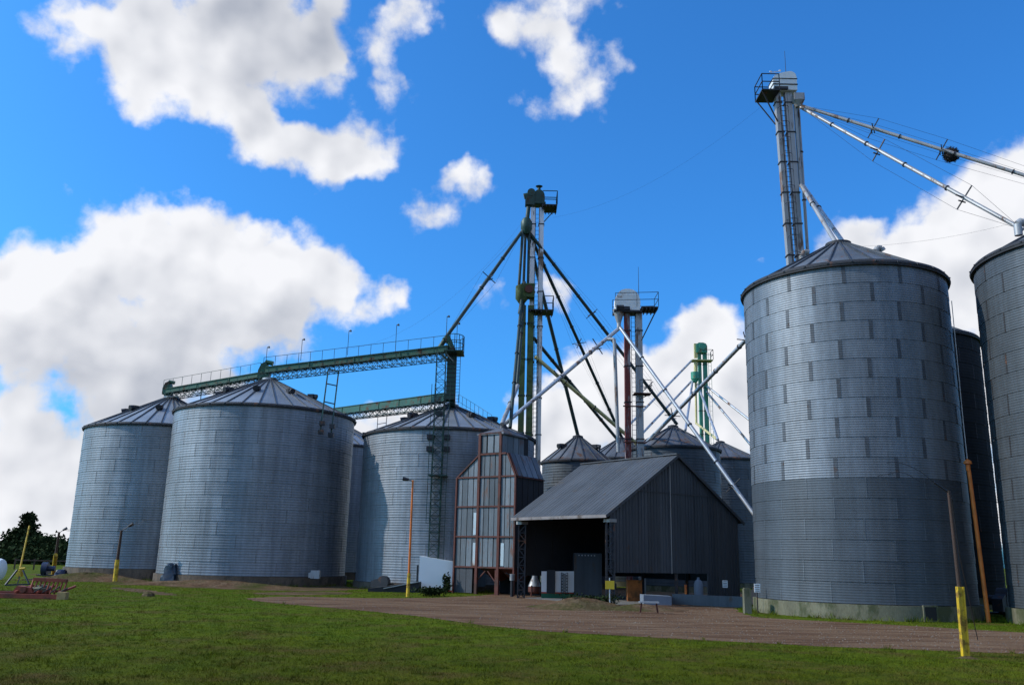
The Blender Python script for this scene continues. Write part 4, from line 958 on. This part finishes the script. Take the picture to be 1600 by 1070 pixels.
wagon('white grain wagon end with sloping top beside the dryer', [(-5.21, 54, 0.18), (-3.16, 54, 0.12), (-3.22, 54, 1.77), (-5.22, 54, 2.06)], 1.6)
w2 = wagon('white boards with red and green foot standing inside the open shed', [(1.86, 48.7, 0.34), (3.65, 49.4, 0.32), (3.65, 49.4, 1.43), (1.85, 48.7, 1.4)], .08, wheels=False, name='white_board', cat='board')
lx = V((3.11, 49.1, 0.82)); lattice((lx.x, 49.05, .3), (lx.x, 49.05, 1.35), .34, .06, 7, M['steel'], w2, 'lattice_strip', .018, up=(0, 1, 0))
q = V((2.37, 48.8, 0.88)); MB().box(q, (.46, .08, 1.2)).build('dark_door', M['shedin'], w2)
for q in ((1.97, 48.8, 0.15), (2.84, 49.1, 0.15), (3.55, 49.4, 0.15)): MB().bar((q[0], q[1]+.05, 0), (q[0], q[1]+.05, .5), .06).build('leg', M['steel'], w2)
p = V((1.57, 51.3, 0)); p.y = 51; p.x = V((1.55, 51, 0.39)).x; b = MB(); b.lathe((p.x, 51, 0), [(.25, .15), (.36, .25), (.36, .5), (.34, .55)], 14, 1); b.lathe((p.x, 51, 0), [(.36, .55), (.33, .62), (.15, 1.05), (.17, 1.3), (.01, 1.3)], 14, 0)
for t in range(3): a_ = t*2.1; b.tube((p.x+.35*math.cos(a_), 51+.35*math.sin(a_), 0), (p.x+.35*math.cos(a_), 51+.35*math.sin(a_), .6), .04, n=6, mi=1)
tag(b.build('seed_hopper', [M['legwhite'], M['rust']], smooth=True), 'pale cone topped hopper standing behind the left shed post', 'hopper')

# ---------------------------------------------------------------- yard furniture
def post_light(label, base, bend, top, ysplit, m_low, m_up, arm, cat='lamp post', r=.09, wires=0, lamp=True, square=False):
    base, bend, top = V(base), V(bend), V(top); rt = thing('lamp_post', label, cat, base)
    if square:
        ax = (bend-base).normalized(); b = MB(); b.bar(base-ax*.2, bend, r*2.2, r*1.8, up=(0, 1, 0)); b.bar(base-ax*.2+V((-r*1.0, -r*.95, 0)), bend+V((-r*1.0, -r*.95, 0)), .035, .04, up=(0, 1, 0)); b.bar(base-ax*.2+V((r*1.0, -r*.95, 0)), bend+V((r*1.0, -r*.95, 0)), .035, .04, up=(0, 1, 0))
        b.build('yellow_base', m_low, rt)
    else: MB().tube(base-V((0, 0, .1)), bend, r*1.15, n=12).build('yellow_base', m_low, rt, True)
    MB().tube(bend-(bend-base)*.08, top, r*.8, r*.62, n=10).build('pole', m_up, rt, True)
    if arm:
        q = top+V(arm); b = MB(); b.tube(top-V((0, 0, .05)), q, .025, n=6); b.build('arm', M['steel'], rt)
        if lamp: b = MB(); dd = V(arm).normalized(); b.tube(q-dd*.1, q+dd*.22, .07, .11, 8); b.build('lamp_head', M['steel'], rt, True)
    if wires:
        r_ = random.Random(int(base.x*10)); b = MB(); q = top+V(arm or (0, 0, 0))
        for i in range(wires):
            pts = [q]; p = q.copy(); dv = V((arm[0] if arm else -1, 0, .1)).normalized()
            for k in range(5): p = p+V((dv.x*r_.uniform(.15, .4), r_.uniform(-.1, .1), r_.uniform(-.12, .28))); pts.append(p.copy())
            b.path(pts, .007, 4)
        b.build('loose_wire', M['steel'], rt)
    return rt
post_light('dark pole with yellow foot in front of the leftmost bin', (-24.46, 57, 0.21), (-24.47, 57, 1.42), (-24.44, 57, 3.23), 0, M['yellow'], M['brownpole'], (.5, 0, .3), r=.12, wires=2)
post_light('yellow footed pole left of the leftmost bin', (-35.85, 72.04, 0), (-34.1, 68.5, 1.51), (-34.08, 68.5, 3.21), 0, M['yellow'], M['brownpole'], (.35, 0, .2), r=.13, wires=3)
post_light('tall orange lamp pole with yellow foot before the middle bin', (-5.09, 47.15, 0), (-5.08, 47.2, 1.18), (-5.11, 47.2, 5.96), 0, M['yellow'], M['orange'], (-.32, 0, .04), r=.08)
post_light('leaning brown pole with yellow channel foot beside the road', (11.15, 22.45, 0), (11.17, 22.45, 1.63), (11.13, 22.45, 3.97), 0, M['yellow'], M['brownpole'], (-.35, 0, .2), r=.066, wires=2, lamp=False, square=True)
rt = thing('orange_pole', 'leaning orange pole with red cap by the right bins', 'pole', (19.06, 36.24, 0))
p, q = V((19.06, 36.24, 0)), V((18.86, 36.2, 5.94)); MB().tube(p-V((0, 0, .1)), q, .085, .075, 10).build('pole', M['orange'], rt, True)
b = MB(); q2 = V((18.84, 36.2, 6.28)); b.tube(q-V((.02, 0, 0)), q2, .085, n=8); b.lathe(q2, [(.02, -.1), (.17, -.06), (.14, .05), (.02, .14)], 10); b.build('cap', M['orange'], rt, True)
b = MB(); b.path([q2, V((18.93, 36.4, 7.96)), V((19.06, 36.6, 13.31))], .018, 5); b.build('cable', M['steel_lt'], rt)
b = MB(); b.path([V((11.21, 22.5, 3.79)), V((11.78, 23.5, 2.35)), V((14, 27.34, 0))], .012, 4); tag(b.build('guy_wire', M['steel']), 'thin guy wire slanting down beside the leaning brown pole', 'wire')

# concrete post, fans and small fittings near the right bin
p = V((10.21, 38.79, 0)); b = MB(); b.box(p+V((0, 0, .5)), (.30, .30, 1.0)); b.box(p+V((0, 0, 1.02)), (.25, .25, .05)); tag(b.build('concrete_post', M['concrete']), 'short mossy concrete post left of the near right bin', 'post')
def fan(label, p, s=1.0, m='steel', rot=0.0):
    p = V(p); rt_ = thing('aeration_fan', label, 'fan', (p.x, p.y, 0)); ca, sa = math.cos(rot), math.sin(rot); ax = V((ca, sa, 0)); ay = V((-sa, ca, 0)); z = V((0, 0, 1))
    b = MB(); b.tube(p+z*.62*s-ax*.22*s, p+z*.62*s+ax*.22*s, .5*s, n=18); b.build('housing', M[m], rt_, True)
    b = MB(); b.tube(p+z*.62*s+ax*.2*s, p+z*.62*s+ax*.75*s, .2*s, n=12); b.build('motor', M[m], rt_, True)
    b = MB(); b.box(p+z*.1*s+ax*.15*s, (1.3*s, .8*s, .08*s), (ax, ay, z)); b.bar(p+ay*.3*s, p+z*.6*s+ay*.3*s, .08*s); b.bar(p-ay*.3*s, p+z*.6*s-ay*.3*s, .08*s); b.build('stand', M['steel'], rt_)
    b = MB(); b.prism([p+z*(.25*s)-ax*.2*s+ay*.4*s, p+z*(.9*s)-ax*.2*s+ay*.4*s, p+z*(.7*s)-ax*.2*s+ay*1.1*s, p+z*(.2*s)-ax*.2*s+ay*1.1*s], ax*.4*s); b.build('duct', M[m], rt_)
    return rt_
fan('dark aeration fan crouched at the left foot of near right bin', (11.66, 41.64, 0), 1.0, 'steel', .4)
fan('dark aeration fan in deep shade at the far right bins', (22.52, 41.28, 0), 1.1, 'steel', 2.4)
fan('dark fan in the gap between middle left bins', (V((-7.48, 55.5, 0.61)).x, 55.5, 0), .75, 'steel', 1.2)
fan('navy fan beside the left edge of the leftmost bin', (V((-33.99, 67, 0.68)).x, 67, .0), .9, 'navy', .2)
# blue tarpaulin over a motor
def tarp(label, c, sx, sy, sz, seed, m='bluetarp'):
    r_ = random.Random(seed); b = MB(); n, k = 18, 8; vs = []; c = V(c)
    for j in range(k+1):
        t = j/k; rr = math.cos(t*math.pi/2)**.4*(1.1-.25*math.sin(t*3)) if j < k else .03
        for i in range(n):
            a_ = 2*math.pi*i/n; q = 1+r_.uniform(-.16, .16); vs.append(c+V((sx*rr*q*math.copysign(abs(math.cos(a_))**.6, math.cos(a_)), sy*rr*q*math.copysign(abs(math.sin(a_))**.6, math.sin(a_)), sz*math.sin(t*math.pi/2)*(1+r_.uniform(-.05, .05)))))
    fs = [(j*n+i, j*n+(i+1) % n, (j+1)*n+(i+1) % n, (j+1)*n+i) for j in range(k) for i in range(n)]
    b.add(vs, fs); return tag(b.build('covered_motor', M[m], smooth=True), label, 'tarpaulin')
p = V((-21.12, 57.5, 0.58)); tarp('blue tarpaulin wrapped round a motor against the widest bin', (p.x, 57.3, .22), .5, .5, 1.05, 3)
b = MB(); b.box((p.x, 57.3, .15), (.9, .8, .3)); tag(b.build('motor_plinth', M['concrete_grey']), 'low concrete plinth under the blue tarpaulin', 'plinth')
p = V((-30.47, 62.28, 0)); tarp('small navy cover beside the red harrow', (p.x, p.y, .0), .42, .42, .62, 9, 'navy')

# ramp and odds beside the white wagon
a_, c_ = V((-7.97, 52.5, 0.17)), V((-5.04, 52.5, 0.59)); a_.z = max(a_.z, .08)
rt = thing('loading_ramp', 'low dark wedge ramp with pale edge left of the white wagon', 'ramp', (a_.x, 52.5, 0))
MB().prism([V((a_.x, 52.5, 0)), V((c_.x, 52.5, 0)), c_, a_], (0, 1.3, 0)).build('body', M['shedin'], rt); MB().bar(a_+V((.9, -.03, .03)), c_+V((0, -.03, .03)), .08, .05).build('edge_strip', M['legwhite'], rt)
MB().bar(V((c_.x-.15, 52.8, 0)), V((c_.x-.15, 52.8, c_.z+.95)), .1).build('post', M['steel'], rt)
def bush(name, label, c, sx, sy, sz, n, m, leaf, seed, cat='bush', trunk=False):
    r_ = random.Random(seed); c = V(c); rt_ = thing(name, label, cat, c); b = MB(); cl = [V((r_.uniform(-1, 1)*.7, r_.uniform(-1, 1)*.7, r_.uniform(.15, .9))) for _ in range(14)]
    for i in range(n):
        q = r_.choice(cl); u = V((r_.gauss(0, .22), r_.gauss(0, .22), r_.gauss(0, .14)))+q; p = c+V((u.x*sx, u.y*sy, max(.02, u.z)*sz)); t = V((r_.gauss(0, 1), r_.gauss(0, 1), r_.gauss(0, 1))).normalized(); s_ = t.orthogonal().normalized()
        b.add([p-s_*leaf*.5, p+t*leaf, p+s_*leaf*.5], [(0, 1, 2)])
    b.build('foliage', m, rt_); b = MB()
    for q in cl[:7]: b.tube(c, c+V((q.x*sx, q.y*sy, q.z*sz)), .03*sz, .01*sz, 5)
    b.build('stem', M['bark'], rt_); return rt_
p = V((-3.5, 53.01, 0)); bush('bush', 'small dark bush against the white wagon and dryer leg', (p.x, p.y, 0), .2, .25, 1.0, 450, M['leaf'], .11, 5)
p = V((-4.04, 48.44, 0)); bush('bush', 'low dark weeds at the foot of the white wagon', (p.x, p.y, 0), 1.0, .4, .42, 700, M['leaf'], .12, 6)
p = V((3.96, 42.27, 0)); bush('bush', 'weedy dark clump on the earth mound before the shed', (p.x, p.y, .15), 1.4, .7, .35, 800, M['leaf2'], .09, 16)

# small things round the shed
p = V((4.57, 40.42, 0)); rt = thing('warning_sign', 'yellow square sign on a post at the shed corner', 'sign', p)
MB().tube(p, V((p.x, p.y, 1.3)), .03, n=8).build('post', M['steel_lt'], rt)
MB().box((p.x, p.y-.04, 1.0), (.40, .03, .36)).build('plate', M['signyellow'], rt)
p = V((6.64, 47.5, 0.3)); b = MB(); b.box((p.x, 47.5, .55), (.75, .6, .95)); b.box((p.x, 47.5, 1.05), (.80, .65, .06)); b.box((p.x, 47.5, .04), (.7, .5, .08)); tag(b.build('orange_bin', M['orange_dk']), 'dim orange steel container under the shed gable', 'container')
p = V((7.39, 44.25, 0)); b = MB(); b.prism([V((p.x-.75, p.y, 0)), V((p.x+.6, p.y, 0)), V((p.x+.62, p.y, .42)), V((p.x-.75, p.y, .46))], (0, 1.2, 0)); tag(b.build('concrete_kerb', M['slab']), 'pale blue grey slab kerb at the shed mouth', 'slab')
p = V((5.87, 37.68, 0)); rt = thing('trestle', 'small rusty trestle on the ground before the pale slab', 'trestle', p); MB().box(p+V((0, 0, .42)), (.8, .3, .06)).build('top', M['steel_lt'], rt)
for sx_ in (-.3, .3): MB().bar(p+V((sx_*1.2, 0, 0)), p+V((sx_, 0, .42)), .06).build('leg', M['rust'], rt)
p = V((8.9, 45.3, 0.04)); rt = thing('orange_bollard', 'thin orange bollard under the right part of the shed', 'bollard', (p.x, 45.3, 0)); MB().tube((p.x, 45.3, 0), (p.x, 45.3, .95), .06, n=10).build('tube', M['orange'], rt, True); MB().tube((p.x, 45.3, .95), (p.x, 45.3, 1.0), .075, n=10).build('cap', M['rust'], rt, True)
p = V((9.79, 46.5, 0.15)); b = MB(); b.lathe((p.x, 46.5, 0), [(.01, 0), (.24, 0), (.24, .95), (.18, 1.12), (.07, 1.2), (.07, 1.3), (.01, 1.3)], 14); tag(b.build('gas_cylinder', M['slab'], smooth=True), 'dull grey gas cylinder beside the orange bollard', 'cylinder')
a_, c_ = V((8.3, 45.5, 0.02)), V((11.58, 43.5, 0.07)); b = MB(); b.bar(V((a_.x, a_.y, .25)), V((c_.x, c_.y, .25)), .2, .5); tag(b.build('low_wall', M['shedclad']), 'low dark wall along the foot of the shed by the near bin', 'wall')
for (px_, q, lab) in ((1133, (11.08, 46.2, 1.01), 'tiny striped white notice on the dark shed side'), (1183, (10.86, 39.5, 1.03), 'tiny white notice on the left edge of near right bin')):
    q = V(q); rt = thing('notice', lab, 'notice', (q.x, q.y, 0)); MB().box(q, (.26, .03, .36)).build('plate', M['whitepaint'], rt); b = MB()
    for k in range(4): b.box(q+V((0, -.02, -.12+.08*k)), (.2, .008, .02))
    b.build('print', M['black'], rt); MB().bar(V((q.x, q.y+.04, 0)), V((q.x, q.y+.04, q.z)), .04).build('post', M['steel'], rt)
# small lamp/gauge below the dryer
p = V((0.29, 50, 0.91)); rt = thing('pump', 'white topped pump on a dark stand below the dryer', 'pump', (p.x, 50, 0)); MB().tube((p.x, 50, 0), (p.x, 50, .85), .09, n=8).build('stand', M['steel'], rt); MB().tube((p.x, 50, .85), (p.x, 50, 1.2), .13, .15, 10).build('tank', M['legwhite'], rt, True); MB().bar((p.x, 50, 1.1), (p.x-.35, 49.9, 1.25), .05).build('handle', M['steel'], rt)

# earth mound at the shed corner
def mound(name, c, rx, ry, h, m, seed, kind='structure'):
    r_ = random.Random(seed); b = MB(); n, k = 36, 8; vs = []; c = V(c)
    for j in range(k+1):
        t = j/k
        for i in range(n):
            a_ = 2*math.pi*i/n; q = 1+.12*math.sin(3*a_+seed)+.07*math.sin(7*a_)
            vs.append(c+V((rx*t*q*math.cos(a_), ry*t*q*math.sin(a_), h*(math.cos(t*math.pi)*.5+.5)*(1+r_.uniform(-.15, .15))-(.03 if j == k else 0))))
    b.add(vs, [(j*n+i, (j+1)*n+i, (j+1)*n+(i+1) % n, j*n+(i+1) % n) for j in range(k) for i in range(n)]); o = b.build(name, m, smooth=True); return tag(o, kind=kind)
mound('earth_mound', (3.18, 39.88, 0), 2.6, 1.8, .42, M['earth'], 1); mound('earth_mound', (5.83, 39.93, 0), 2.2, 1.6, .22, M['earth'], 2)
mound('earth_mound', (-27.0, 59.3, 0), 5.2, 1.7, .5, M['earth'], 3); mound('earth_mound', (-17.8, 55.7, 0), 7.0, 1.5, .34, M['earth'], 4)
mound('earth_mound', (10.98, 22, 0), .32, .25, .05, M['earth'], 5)

# ---------------------------------------------------------------- scrap and implements at the far left
q0 = V((-19.17, 37.71, 0)); HX = q0.x; HY = q0.y
rt = thing('harrow', 'rusty red toothed harrow frame lying on the lawn', 'harrow', (HX, HY, 0))
pl, pr = V((-21.64, 38, 0.06)), V((-18.57, 38, 0.13)); pl.z = pr.z = .14
pl.z = pr.z = .10; MB().bar(pl, pr, .2, .18).build('beam', M['redpaint'], rt)
MB().bar(pl+V((0, .5, .1)), pr+V((-.6, .5, .1)), .12, .12).build('rear_beam', M['redpaint'], rt)
ta, tb = V((-19.89, 38, 0.77)), V((-18.48, 38, 0.74)); ta.y = tb.y = pr.y+.4
MB().bar(ta, tb, .12, .14).build('rack_rail', M['redpaint'], rt); MB().bar(V((ta.x, ta.y, .3)), V((tb.x, tb.y, .3)), .1, .1).build('rack_rail', M['redpaint'], rt)
for i in range(9):
    p = lerp(ta, tb, i/8); MB().bar(p, V((p.x-.08, p.y-.1, .2)), .07, .05).build('tooth', M['redpaint'], rt)
for i in range(3): MB().bar(V((pl.x+1.2+i*.9, pr.y+.1, .25)), V((pl.x+1.5+i*.9, pr.y+.9, .5)), .1, .08).build('strut', M['redpaint'], rt)
b = MB(); b.prism([V((pl.x+1.0, pr.y+.2, .22)), V((pl.x+1.9, pr.y+.2, .22)), V((pl.x+1.75, pr.y+.2, .44)), V((pl.x+1.2, pr.y+.2, .5))], (0, .4, 0)); b.tube((pl.x+1.5, pr.y+.1, .36), (pl.x+1.5, pr.y+.7, .36), .13, n=10); b.build('gear_case', M['redpaint'], rt)
for i in range(4): MB().bar((pl.x+2.0+.35*i, pr.y+.05, .26), (pl.x+2.25+.33*i, pr.y+.35, .5-.05*(i % 2)), .035).build('tine', M['steel'], rt)
q = V((-18.39, 38, 0.13)); b = MB(); b.box((q.x, q.y, .15), (.36, .3, .3)); tag(b.build('timber_block', M['wood']), 'pale timber block at the right end of the red harrow', 'block')
q = V((-19.58, 38, 0.26)); b = MB(); b.lathe((q.x, q.y+.6, .28), [(.01, 0), (.35, .02), (.4, .12), (.25, .24), (.01, .28)], 12); tag(b.build('feed_sack', M['concrete'], smooth=True), 'small grey green sack lying on the harrow', 'sack')
# yellow auger
p, q = V((-31.18, 58.25, 0)), V((-31.57, 59.4, 3.43)); rt = thing('grain_auger', 'thin yellow auger tube leaning up at the far left', 'auger', p)
MB().tube(p+V((0, 0, .25)), q, .06, .05, n=8).build('tube', M['yellow'], rt, True); b = MB(); b.box(p+V((.05, 0, .42)), (.3, .3, .4)); b.tube(p+V((.05, -.1, .7)), p+V((.4, -.1, .75)), .07, n=8); b.build('intake', M['yellow'], rt); b = MB(); b.bar(p+V((.05, 0, 0)), p+V((.06, 0, .4)), .08); b.bar(p+V((-.15, 0, .03)), p+V((.28, 0, .03)), .06); b.build('stand', M['yellow'], rt)
p, q = V((-27.15, 49.52, 0)), V((-26.88, 50, 0.84)); b = MB(); b.bar(p+V((0, 0, .05)), q, .08); b.bar(p+V((0, 0, .05)), p+V((1.3, 0, .12)), .08); b.bar(p+V((1.3, 0, .1)), q+V((.3, 0, 0)), .06); b.bar(p+V((.65, 0, .1)), lerp(p, q, .6)+V((.4, 0, 0)), .05); tag(b.build('drawbar', M['steel']), 'dark angled drawbar between the harrow and the white tank', 'drawbar')
# white tank cut by the left edge
c = V((-25.17, 44, 0.99)); rt = thing('storage_tank', 'white rounded tank cut off by the left edge', 'tank', (c.x, c.y, 0)); b = MB()
prof = [(.01, -1.1), (.3, -1.08), (.48, -.95), (.52, -.8), (.52, .8), (.48, .95), (.3, 1.08), (.01, 1.1)]
vs = []; nn = 20
for r_, z_ in prof:
    for i in range(nn): a_ = 2*math.pi*i/nn; vs.append(c+V((z_*.8, r_*math.cos(a_), r_*math.sin(a_))))
b.add(vs, [(k*nn+i, k*nn+(i+1) % nn, (k+1)*nn+(i+1) % nn, (k+1)*nn+i) for k in range(len(prof)-1) for i in range(nn)]); b.build('shell', M['whitepaint'], rt, True)
for s_ in (-.5, .5): MB().box(c+V((s_, 0, -.5-(c.z-.5)/2)), (.12, .6, max(.15, c.z-.45))).build('foot', M['steel'], rt)
b = MB(); p = V((-16.46, 42.13, 0)); b.lathe(p, [(.32, -.02), (.25, .12), (.12, .2), (.01, .22)], 9); tag(b.build('clod', M['earth']), 'dark clod of earth lying on the lawn', 'clod')

# ---------------------------------------------------------------- trees and fence far left
def tree(label, c, H, Rw, n, leaf, seed, shape='cone', m='leaf'):
    r_ = random.Random(seed); c = V(c); rt_ = thing('tree', label, 'tree', c); b = MB(); b.tube(c-V((0, 0, .2)), c+V((0, 0, H*.85)), H*.03, H*.008, 8); limbs = []
    for i in range(34):
        z = H*r_.uniform(.16, .97); a_ = r_.uniform(0, 6.28); k = (1-(z/H))**.75*1.1 if shape == 'cone' else math.sqrt(max(0, 1-((z/H-.55)/.5)**2))
        L = Rw*max(k, .12)*r_.uniform(.65, 1.12); e = c+V((L*math.cos(a_), L*math.sin(a_), z+L*.12)); s_ = c+V((0, 0, z-.1*L)); limbs.append((s_, e)); b.tube(s_, e, .05, .02, 5)
    b.build('trunk', M['bark'], rt_); b = MB()
    for i in range(n):
        s_, e = r_.choice(limbs); t = r_.uniform(.2, 1.05); g_ = (e-s_).length*.17+.18; p = lerp(s_, e, t)+V((r_.gauss(0, g_), r_.gauss(0, g_), r_.gauss(0, g_*.7))); d_ = V((r_.gauss(0, 1), r_.gauss(0, 1), r_.gauss(0, 1))).normalized(); o_ = d_.orthogonal().normalized()
        b.add([p-o_*leaf*.5, p+d_*leaf, p+o_*leaf*.5], [(0, 1, 2)])
    b.build('crown', M[m], rt_); return rt_
p = V((-66.63, 125, 2.12)); tree('bushy dark evergreen standing highest at the far left', (p.x, p.y, 0), 6.4, 2.6, 7000, .36, 2)
for i, (px_, c, H, Rw, lab) in enumerate(((0, (-78, 128, 0), 2.9, 3.4, 'low dark tree left of the tall evergreen'), (1, (-62.5, 122, 0), 2.9, 3.0, 'low dark tree right of the tall evergreen'),
        (2, (-58, 120, 0), 2.2, 2.8, 'dark shrub tree near the leftmost bin wall'), (3, (-72, 135, 0), 3.4, 3.6, 'dark tree close behind the tall evergreen'), (4, (-55.0, 121, 0), 3.4, 1.6, 'dark tree touching the leftmost bin edge'), (5, (-84, 128, 0), 2.7, 3.4, 'dark tree cut off by the left edge of the picture'))):
    tree(lab, c, H, Rw, 3500, .4, 30+i, 'round', 'leaf2')
b = MB(); r_ = random.Random(8)
for i in range(9000):
    x_ = r_.uniform(-95, -40); y_ = 112+r_.gauss(0, 1.2); z_ = abs(r_.gauss(0, .8)); p = V((x_, y_, min(z_, 2.0+.3*math.sin(x_)))); d_ = V((r_.gauss(0, 1), r_.gauss(0, 1), r_.gauss(0, 1))).normalized(); o_ = d_.orthogonal().normalized(); b.add([p-o_*.25, p+d_*.45, p+o_*.25], [(0, 1, 2)])
o = b.build('hedge', M['leaf2']); tag(o, 'dark hedge band below the far left trees', 'hedge', kind='stuff')
FE = thing('field_fence', 'low dark rail fence in the field behind the auger', 'fence', (-43, 85, 0))
for i in range(6): MB().bar((-46+i*1.8, 85, 0), (-46+i*1.8, 85, 1.0), .1).build('post', M['brownpole'], FE)
MB().bar((-46, 84.93, .85), (-37, 84.93, .85), .05, .12).build('rail', M['brownpole'], FE)

# ---------------------------------------------------------------- cables across the sky
def cable(label, p, q, sag, r=.004):
    pts = [lerp(p, q, t)-V((0, 0, sag*4*t*(1-t))) for t in np.linspace(0, 1, 15)]; tag(MB().path(pts, r, 4).build('cable', M['steel']), label, 'cable')
cable('thin cable sagging from grey elevator head towards central tower', (14.33, 47, 28.13), (2.87, 62, 26.94), 1.2)
cable('thin cable from central tower platform down to the gallery lamp', (0.66, 61.8, 26.55), (-11.8, 62, 16.47), 2.0)
cable('thin cable crossing the cloud between the right bin roofs', (16.08, 41, 17.31), (24.75, 38, 18.12), .4)

# ---------------------------------------------------------------- gravel and grass
b = MB(); r_ = random.Random(12)
yy = 20+rng.random(9000)*30; xx = rng.uniform(-.45, .62, 9000)*yy; ok = inside(road_poly, xx, yy)
for x_, y_ in list(zip(xx[ok], yy[ok]))[:3000]:
    s_ = r_.uniform(.010, .032)*(1.5 if r_.random() < .06 else 1); c = V((x_, y_, .006)); a_ = r_.uniform(0, 6.28)
    vs = [c+V((s_*math.cos(a_+k*2.09)*r_.uniform(.7, 1.3), s_*math.sin(a_+k*2.09)*r_.uniform(.7, 1.3), 0)) for k in range(3)]+[c+V((r_.uniform(-.3, .3)*s_, r_.uniform(-.3, .3)*s_, s_*.9))]
    b.add(vs, [(0, 1, 3), (1, 2, 3), (2, 0, 3)])
tag(b.build('road_gravel', M['stone']), 'loose pebbles scattered over the dirt road', 'gravel', kind='stuff')
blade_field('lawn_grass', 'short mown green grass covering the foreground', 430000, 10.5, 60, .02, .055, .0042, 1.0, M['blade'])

ty = 10.5*(34/10.5)**rng.random(1500); tx = rng.uniform(-1, 1, 1500)*(ty*.6+2)
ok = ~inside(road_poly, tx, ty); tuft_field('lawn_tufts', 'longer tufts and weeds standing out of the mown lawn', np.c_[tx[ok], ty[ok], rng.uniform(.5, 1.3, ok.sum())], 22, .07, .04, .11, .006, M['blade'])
wc = []
for (cx, cy, rr) in BINXY[:2]+BINXY[4:7]:
    for k in range(150):
        a_ = rng.uniform(0, 2*np.pi); q = rr+.25+abs(rng.normal(0, .22)); wc.append((cx+q*np.cos(a_), cy+q*np.sin(a_), rng.uniform(.3, 1.2)))
for k in range(0, len(road_poly), 2):
    p = road_poly[k]
    if p[1] < 55 and rng.random() < .6: wc.append((p[0]+rng.normal(0, .15), p[1]+rng.normal(0, .15), rng.uniform(.2, .6)))
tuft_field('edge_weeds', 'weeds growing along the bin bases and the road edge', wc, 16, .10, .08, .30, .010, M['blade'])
